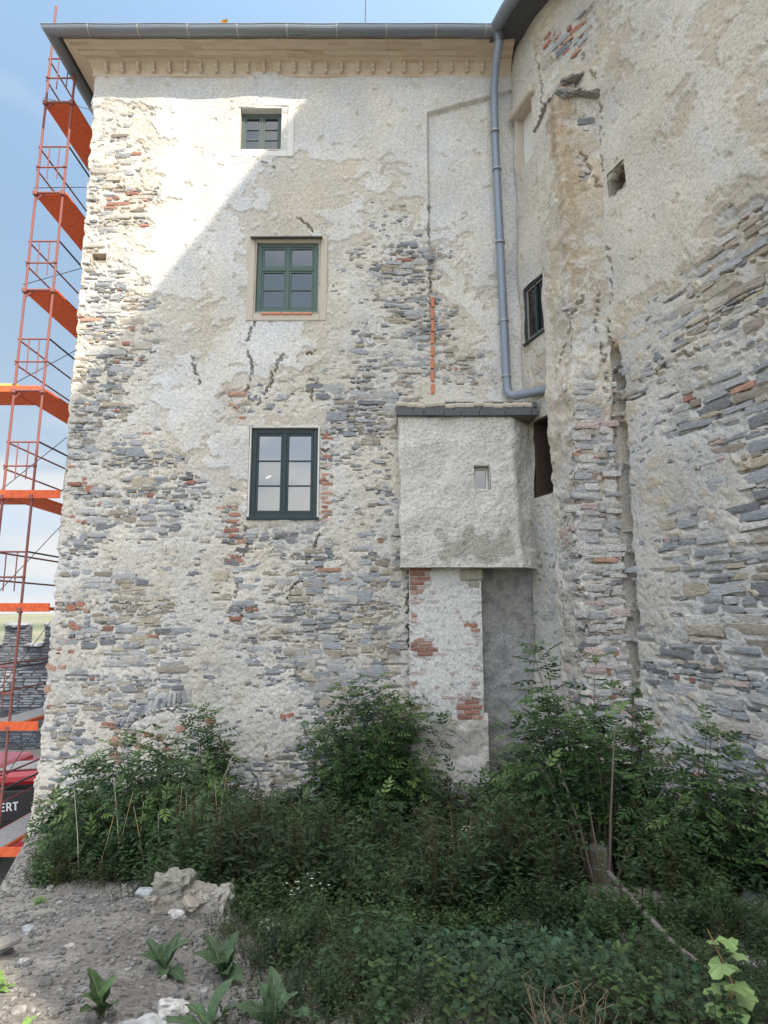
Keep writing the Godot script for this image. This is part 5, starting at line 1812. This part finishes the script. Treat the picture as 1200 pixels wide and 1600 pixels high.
func big_leaf(l: float, w: float, arch: float, col: Color, sd: int) -> Mesh:
	var mb := Mb.new()
	var n := 11
	var rows := []
	for i in n + 1:
		var t := float(i) / n
		var u := clampf((t - .16) / .84, 0.0, 1.0)
		var c := Vector3(l * (t - arch * .28 * t * t), l * arch * (t * 1.1 - t * t * 1.25), 0)
		var ww := w * pow(sin(PI * pow(clampf(u, .0, .995), .8)), .75) + .003
		var wave := sin(t * 15.0 + sd) * ww * .16
		rows.append([c + Vector3(0, ww * .30 + wave, -ww), c + Vector3(0, ww * .10, -ww * .5), c, c + Vector3(0, ww * .10, ww * .5), c + Vector3(0, ww * .30 - wave, ww)])
	for i in n:
		for k in 4:
			var v := 1.0 + .10 * sin(i * 2.1 + k)
			mb.quad(rows[i][k], rows[i + 1][k], rows[i + 1][k + 1], rows[i][k + 1], Color(col.r * v, col.g * v, col.b * v), Vector3.UP)
	mb.tube([rows[0][2] - Vector3(.02, .02, 0), rows[4][2] + Vector3(0, .001, 0), rows[8][2] + Vector3(0, .001, 0), rows[n][2]], [.005, .0032, .002, .001], 4, Color(.16, .21, .11))
	return mb.mesh()
func rosette(label: String, at: Vector3, count: int, l: float, sd: int, col: Color, up := .7) -> void:
	var o := thing("broadleaf_weed", label, "plant", at)
	var r := RandomNumberGenerator.new()
	r.seed = sd
	for i in count:
		var j := r.randf_range(.75, 1.25)
		var m := big_leaf(l * r.randf_range(.65, 1.15), l * r.randf_range(.12, .18), r.randf_range(.25, .5), Color(col.r * j, col.g * j, col.b * j), sd + i)
		var a := 2.4 * i + r.randf_range(-.3, .3)
		part(o, "leaf", m, M.herb, Transform3D(Basis(Vector3(0, 1, 0), a) * Basis(Vector3(0, 0, 1), lerpf(up + .25, up - .45, float(i % 3) / 2.0) + r.randf_range(-.12, .12)) * Basis(Vector3(1, 0, 0), r.randf_range(-.4, .4)), Vector3.ZERO))
func stalk(label: String, pts: Array, rad: float, col: Color, called := "dry_stalk", group := "") -> void:
	var m := Mb.new()
	var rr := []
	for i in pts.size(): rr.append(rad * (1.0 - .6 * i / pts.size()))
	m.tube(pts, rr, 6, col)
	solid(called, m.mesh(), M.stalk, label, "stalk", group)
func flower_plant(label: String, at: Vector3, heads: int, sd: int, spread: float, h: float) -> void:
	var o := thing("white_flower_plant", label, "plant", at, "white flowering weeds")
	var r := RandomNumberGenerator.new()
	r.seed = sd
	var st := Mb.new()
	var fo := Mb.new()
	var fl := Mb.new()
	for i in heads:
		var a := r.randf() * TAU
		var k := sqrt(r.randf()) * spread
		var tip := Vector3(cos(a) * k, h * r.randf_range(.7, 1.1), sin(a) * k)
		if i % 3 == 0: st.tube([tip * Vector3(.2, 0, .2), tip * Vector3(.6, .6, .6), tip], [.003, .002, .0015], 3, Color(.06, .09, .03))
		for q in 2: leaflet(fo, tip * r.randf_range(.4, .95), Vector3(r.randf_range(-1, 1), .2, r.randf_range(-1, 1)).normalized(), Vector3.UP, .06, .008, Color(.05, .095, .03))
		for q in 6:
			var b := TAU * q / 6.0
			fl.tri(tip, tip + Vector3(cos(b), .25, sin(b)) * .011, tip + Vector3(cos(b + .8), .25, sin(b + .8)) * .011, Color.WHITE)
	part(o, "stems", st.mesh(), M.stalk)
	part(o, "foliage", fo.mesh(), M.herb)
	part(o, "flowers", fl.mesh(false), M.flower)
func lobed_leaf(s: float, col: Color) -> Mesh:
	var mb := Mb.new()
	var pts := []
	for i in 17:
		var a := -2.5 + 5.0 * i / 16.0
		var k := .62 + .38 * absf(cos(a * 1.5)) + (.06 if i % 2 == 0 else -.05)
		pts.append(Vector3(cos(a) * k + .25, .08 * sin(a * 6.0) - .12 * k * k, sin(a) * k) * s)
	for i in 16: mb.tri(Vector3(0, .02 * s, 0), pts[i], pts[i + 1], col if i % 2 == 0 else col * .92, Vector3.UP)
	return mb.mesh()
func build_plants() -> void:
	make_leaves()
	shrub("elder_shrub", "largest rounded elder shrub in front of the house wall left of the brick pier", on_ground(-.12, .75), 2.5, Vector2(1.4, .6), 88, 1)
	shrub("elder_shrub", "broad low elder thicket beside the bare slope with dry stalks in it", on_ground(-2.85, 2.8), 1.6, Vector2(1.25, .8), 80, 2)
	shrub("elder_shrub", "wide elder thicket between the dry stalks and the house wall", on_ground(-1.8, 2.2), .95, Vector2(1.2, .6), 46, 3)
	shrub("elder_shrub", "slim upright elder bush standing against the house wall", on_ground(-2.72, .75), 2.0, Vector2(.42, .3), 28, 4)
	shrub("elder_shrub", "leafy elder bush in the shaded corner between pier and buttress", on_ground(1.95, .95), 1.6, Vector2(.6, .4), 28, 5)
	shrub("stump_elder", "tall sparse elder sprouting from the cut stump before the buttress", on_ground(2.2, 3.9), 2.75, Vector2(1.0, .55), 40, 6, Vector3(-.25, 0, -.3), 1.0, .36)
	shrub("elder_shrub", "slender elder shoots rising against the wing wall stones", on_ground(2.75, 3.3), 2.5, Vector2(.45, .3), 22, 7, Vector3.ZERO, 1.0, .4)
	shrub("elder_shrub", "spreading elder bush over the slate outcrop below the wing", on_ground(3.1, 4.3), 1.5, Vector2(1.0, .8), 64, 8, Vector3(.1, 0, 0), .95)
	shrub("elder_sapling", "pale green elder sapling in the middle of the nettles", on_ground(-.05, 2.7), .95, Vector2(.22, .2), 7, 9, Vector3.ZERO, .9)
	shrub("elder_shrub", "low dark elder clump at the left foot of the house wall", on_ground(-4.1, 1.7), 1.1, Vector2(.7, .5), 24, 10)
	shrub("elder_sapling", "small elder growth among white flowers below the pier", on_ground(.9, 2.6), .7, Vector2(.5, .4), 14, 11, Vector3.ZERO, .8)
	# cut stump
	var sp := on_ground(2.2, 4.12)
	var stp := thing("tree_stump", "short sawn tree stump with sprouting stems around it", "stump", sp)
	var m := Mb.new()
	m.tube([Vector3(0, -.15, 0), Vector3(0, .02, 0), Vector3(-.02, .2, .01), Vector3(-.04, .38, .02)], [.17, .13, .115, .11], 12)
	part(stp, "trunk", m.mesh(false), M.bark)
	m = Mb.new()
	m.tube([Vector3(-.04, .381, .02), Vector3(-.041, .39, .021)], [.100, .096], 12)
	part(stp, "cut_face", m.mesh(false), M.wood_grey)
	var r := RandomNumberGenerator.new()
	r.seed = 19
	for i in 9:
		m = Mb.new()
		var a := TAU * i / 9.0
		var b := Vector3(cos(a) * .11, .02, sin(a) * .11)
		var t := Vector3(cos(a) * r.randf_range(.25, .7), r.randf_range(.7, 1.6), sin(a) * r.randf_range(.2, .4))
		m.tube([b, b.lerp(t, .4) + Vector3(0, .12, 0), t], [.017, .013, .006], 6, Color(.2, .16, .12))
		part(stp, "sprout", m.mesh(), M.stalk)
	build_undergrowth()
	# broad-leaved weeds on the bank
	var g := Color(.060, .098, .048)
	rosette("narrow upright broadleaf weed alone on the bare dirt slope", on_ground(-1.30, 7.75), 6, .22, 21, Color(.07, .115, .045), 1.0)
	rosette("drooping broadleaf weed on the bare dirt below the mossy lump", on_ground(-1.22, 7.1), 7, .24, 22, g)
	rosette("grey green broadleaf weed with long upright leaves behind the white block", on_ground(-.88, 7.15), 8, .25, 23, g, .9)
	rosette("large grey green broadleaf weed spreading wide leaves at the bank top", on_ground(-.47, 8.0), 8, .25, 24, Color(.066, .108, .055), .8)
	rosette("broadleaf weed with wide pale leaves amid creeping weeds on the bank", on_ground(-.72, 8.05), 6, .22, 25, g, .7)
	rosette("bluish broadleaf weed tucked among nettles in the hollow", on_ground(.18, 5.2), 6, .24, 26, g, .7)
	rosette("broadleaf weed growing under the stump sprouts", on_ground(1.5, 6.1), 6, .22, 27, Color(.075, .125, .04), .6)
	rosette("yellow green broadleaf weed by the fallen branch", on_ground(1.25, 7.2), 6, .17, 28, Color(.10, .155, .045), .7)
	rosette("small yellow green weed in the middle of the nettle hollow", on_ground(.1, 3.9), 5, .2, 29, Color(.10, .155, .045), .8)
	flower_plant("weed with tiny white flowers in the hollow below the pier", on_ground(1.05, 3.9), 70, 41, .38, .55)
	flower_plant("weed with tiny white flowers in the hollow below the pier", on_ground(1.25, 3.1), 60, 42, .4, .5)
	flower_plant("weed with tiny white flowers in the hollow below the pier", on_ground(.85, 3.5), 30, 43, .3, .5)
	flower_plant("low weed with few white flowers beside the mossy lump", on_ground(-.62, 5.6), 26, 44, .2, .28)
	# dry stems
	var straw := Color(.36, .25, .12)
	var pale := Color(.42, .38, .30)
	for i in 12:
		var b := on_ground(-3.35 + i * .14 + r.randf_range(-.05, .05), 3.3 + r.randf_range(-.1, .25))
		var t := b + Vector3(r.randf_range(-.25, .25), r.randf_range(.6, 1.1), r.randf_range(-.15, .1))
		stalk("thin dry straw stalk standing in the broad elder thicket", [b, b.lerp(t, .5) + Vector3(.02, 0, .02), t], .007, straw if i % 3 else pale, "dry_stalk", "dry stalks in the elder thicket")
	var vb := on_ground(-1.95, 5.0)
	stalk("bleached crooked root lying across the mossy lump", [vb + Vector3(-.12, .26, .8), vb + Vector3(-.02, .25, .86), vb + Vector3(.05, .17, .9), vb + Vector3(.16, .14, .98), vb + Vector3(.25, .07, 1.0), vb + Vector3(.36, .13, 1.02), vb + Vector3(.52, .10, 1.0)], .007, Color(.55, .52, .46), "bare_root")
	stalk("pale leaning cane in front of the slim elder bush", [on_ground(-2.6, 1.2) + Vector3(0, .1, 0), on_ground(-2.5, 1.1) + Vector3(.08, .8, 0), on_ground(-2.4, 1.05) + Vector3(.14, 1.25, 0)], .012, pale, "dry_cane")
	stalk("bleached stick slanting out of the weeds behind the mossy lump", [on_ground(-1.15, 3.9) + Vector3(-.1, .42, 0), on_ground(-1.0, 4.1) + Vector3(0, .2, 0), on_ground(-.9, 4.2) + Vector3(.1, .08, 0)], .012, pale, "dry_stick")
	stalk("long grey fallen branch lying below the stump", [on_ground(2.0, 4.9) + Vector3(0, .15, 0), on_ground(1.85, 5.9) + Vector3(0, .12, 0), on_ground(1.72, 6.9) + Vector3(0, .10, 0), on_ground(1.6, 7.6) + Vector3(0, .05, 0)], .026, Color(.2, .18, .16), "fallen_branch")
	for i in 26:
		var b := on_ground(.66 + r.randf_range(-.12, .14), 8.5 + r.randf_range(-.1, .1))
		var t := b + Vector3(r.randf_range(-.10, .10), r.randf_range(.10, .2), r.randf_range(-.05, .05))
		stalk("dry brown seed stalk at the near edge of the round leaf carpet", [b, b.lerp(t, .6) + Vector3(.006, 0, 0), t, t + Vector3(r.randf_range(-.03, .03), .02, 0), t + Vector3(r.randf_range(-.05, .05), .05, .01)], .0018, Color(.24, .17, .11), "seed_stalk", "dry seed stalks by the leaf carpet")
	for i in 10:
		var b := on_ground(.95 + r.randf_range(-.35, .25), 4.3 + r.randf_range(-.4, .4))
		var t := b + Vector3(r.randf_range(-.15, .15), r.randf_range(.5, .85), r.randf_range(-.1, .1))
		stalk("withered brown weed stem rising among the white flowers", [b, b.lerp(t, .5), t], .005, Color(.28, .2, .15), "dry_stalk", "withered stems among the white flowers")
	# vine with lobed leaves near the path edge, sunlight put into their bright colour
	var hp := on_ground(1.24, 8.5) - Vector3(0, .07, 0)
	var vine := thing("lobed_leaf_vine", "vine shoot with lobed leaves in a yellow green brightened to look sunlit", "vine", hp)
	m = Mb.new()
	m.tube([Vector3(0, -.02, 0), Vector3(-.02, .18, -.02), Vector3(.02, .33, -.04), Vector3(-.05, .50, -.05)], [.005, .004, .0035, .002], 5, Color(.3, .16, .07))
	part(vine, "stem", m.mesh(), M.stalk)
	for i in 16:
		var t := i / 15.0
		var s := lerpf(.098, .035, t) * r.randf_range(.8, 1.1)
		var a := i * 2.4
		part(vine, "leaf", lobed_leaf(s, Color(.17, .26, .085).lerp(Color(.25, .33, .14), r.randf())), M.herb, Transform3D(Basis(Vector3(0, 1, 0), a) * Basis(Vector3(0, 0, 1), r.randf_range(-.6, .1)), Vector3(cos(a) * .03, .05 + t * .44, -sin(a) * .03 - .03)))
	for q in [[-1.95, 7.45, 51, "small bright green weed by the weathered plank"], [-3.2, 4.6, 52, "lone green weed tuft on the upper dirt slope"], [-1.5, 8.05, 53, "tiny bright weed at the near edge of the dirt"]]:
		rosette(q[3], on_ground(q[0], q[1]), 9, .10, q[2], Color(.13, .22, .05), .6)

# ---------------------------------------------------------------- light and air
func build_sky(env: Environment) -> void:
	var w := 1024
	var h := 512
	var im := Image.create(w, h, false, Image.FORMAT_RGBF)
	var n1 := noise(1.5, 71, 5)
	var n2 := noise(4.0, 72, 4)
	var sun := SUN.normalized()
	for j in h:
		var el := (.5 - (j + .5) / h) * PI
		for i in w:
			var az := (i + .5) / w * TAU
			var d := Vector3(sin(az) * cos(el), sin(el), -cos(az) * cos(el))
			var up := clampf(d.y, 0, 1)
			var k := pow(1.0 - up, 2.6)
			var c := Vector3(.145, .28, .46).lerp(Vector3(.60, .66, .71), k)
			var q := d / (.22 + maxf(d.y, 0.0)) * .55
			var wv := n1.get_noise_3d(q.x * 1.0 + q.z * .35 + 2.3, d.y * .8, q.z * .8 + 1.1)
			var st := n2.get_noise_3d(q.x * .55, d.y * .5 + 3.0, q.z * 1.1)
			var cl := smoothstep(-.04, .36, wv + st * .4 + .15)
			c = c.lerp(Vector3(.66, .67, .68), cl * .9)
			# the air is brighter on the sun's side
			var g := d.dot(sun) * .5 + .5
			var haze := pow(g, 3.0)
			c = c * (1.0 + 2.6 * haze) + Vector3(.97, .91, .84) * haze * .9
			im.set_pixel(i, j, Color(c.x, c.y, c.z))
	var pm := PanoramaSkyMaterial.new()
	pm.panorama = ImageTexture.create_from_image(im)
	var sk := Sky.new()
	sk.sky_material = pm
	env.sky = sk

func _ready() -> void:
	var cam := Camera3D.new()
	cam.name = "camera"
	cam.fov = 77.71
	cam.near = .05
	cam.far = 9000.0
	add_child(cam)
	cam.position = EYE
	cam.rotation_degrees = Vector3(9.146, 0, 0)
	cam.current = true
	var we := WorldEnvironment.new()
	we.name = "world"
	var env := Environment.new()
	env.background_mode = Environment.BG_SKY
	env.tonemap_mode = Environment.TONE_MAPPER_LINEAR
	env.tonemap_exposure = 1.3
	env.sdfgi_enabled = true
	env.ssao_enabled = true
	env.ssil_enabled = true
	build_sky(env)
	we.environment = env
	add_child(we)
	var sun := DirectionalLight3D.new()
	sun.name = "sun"
	sun.light_energy = 1.6
	sun.light_color = Color(1.0, .955, .88)
	sun.light_angular_distance = .5
	sun.shadow_enabled = true
	add_child(sun)
	sun.look_at_from_position(SUN.normalized() * 60.0, Vector3.ZERO)

	wob = noise(.9, 9, 3)
	gn = noise(.16, 14, 3)
	gn2 = noise(1.4, 15, 4)
	make_materials()
	make_stone_shapes()
	build_ground()
	build_house()
	build_wing()
	build_buttress()
	build_bay()
	build_pier()
	build_old_wall()
	build_downpipe()
	build_scaffold()
	build_machine()
	build_loose_stones()
	build_plants()
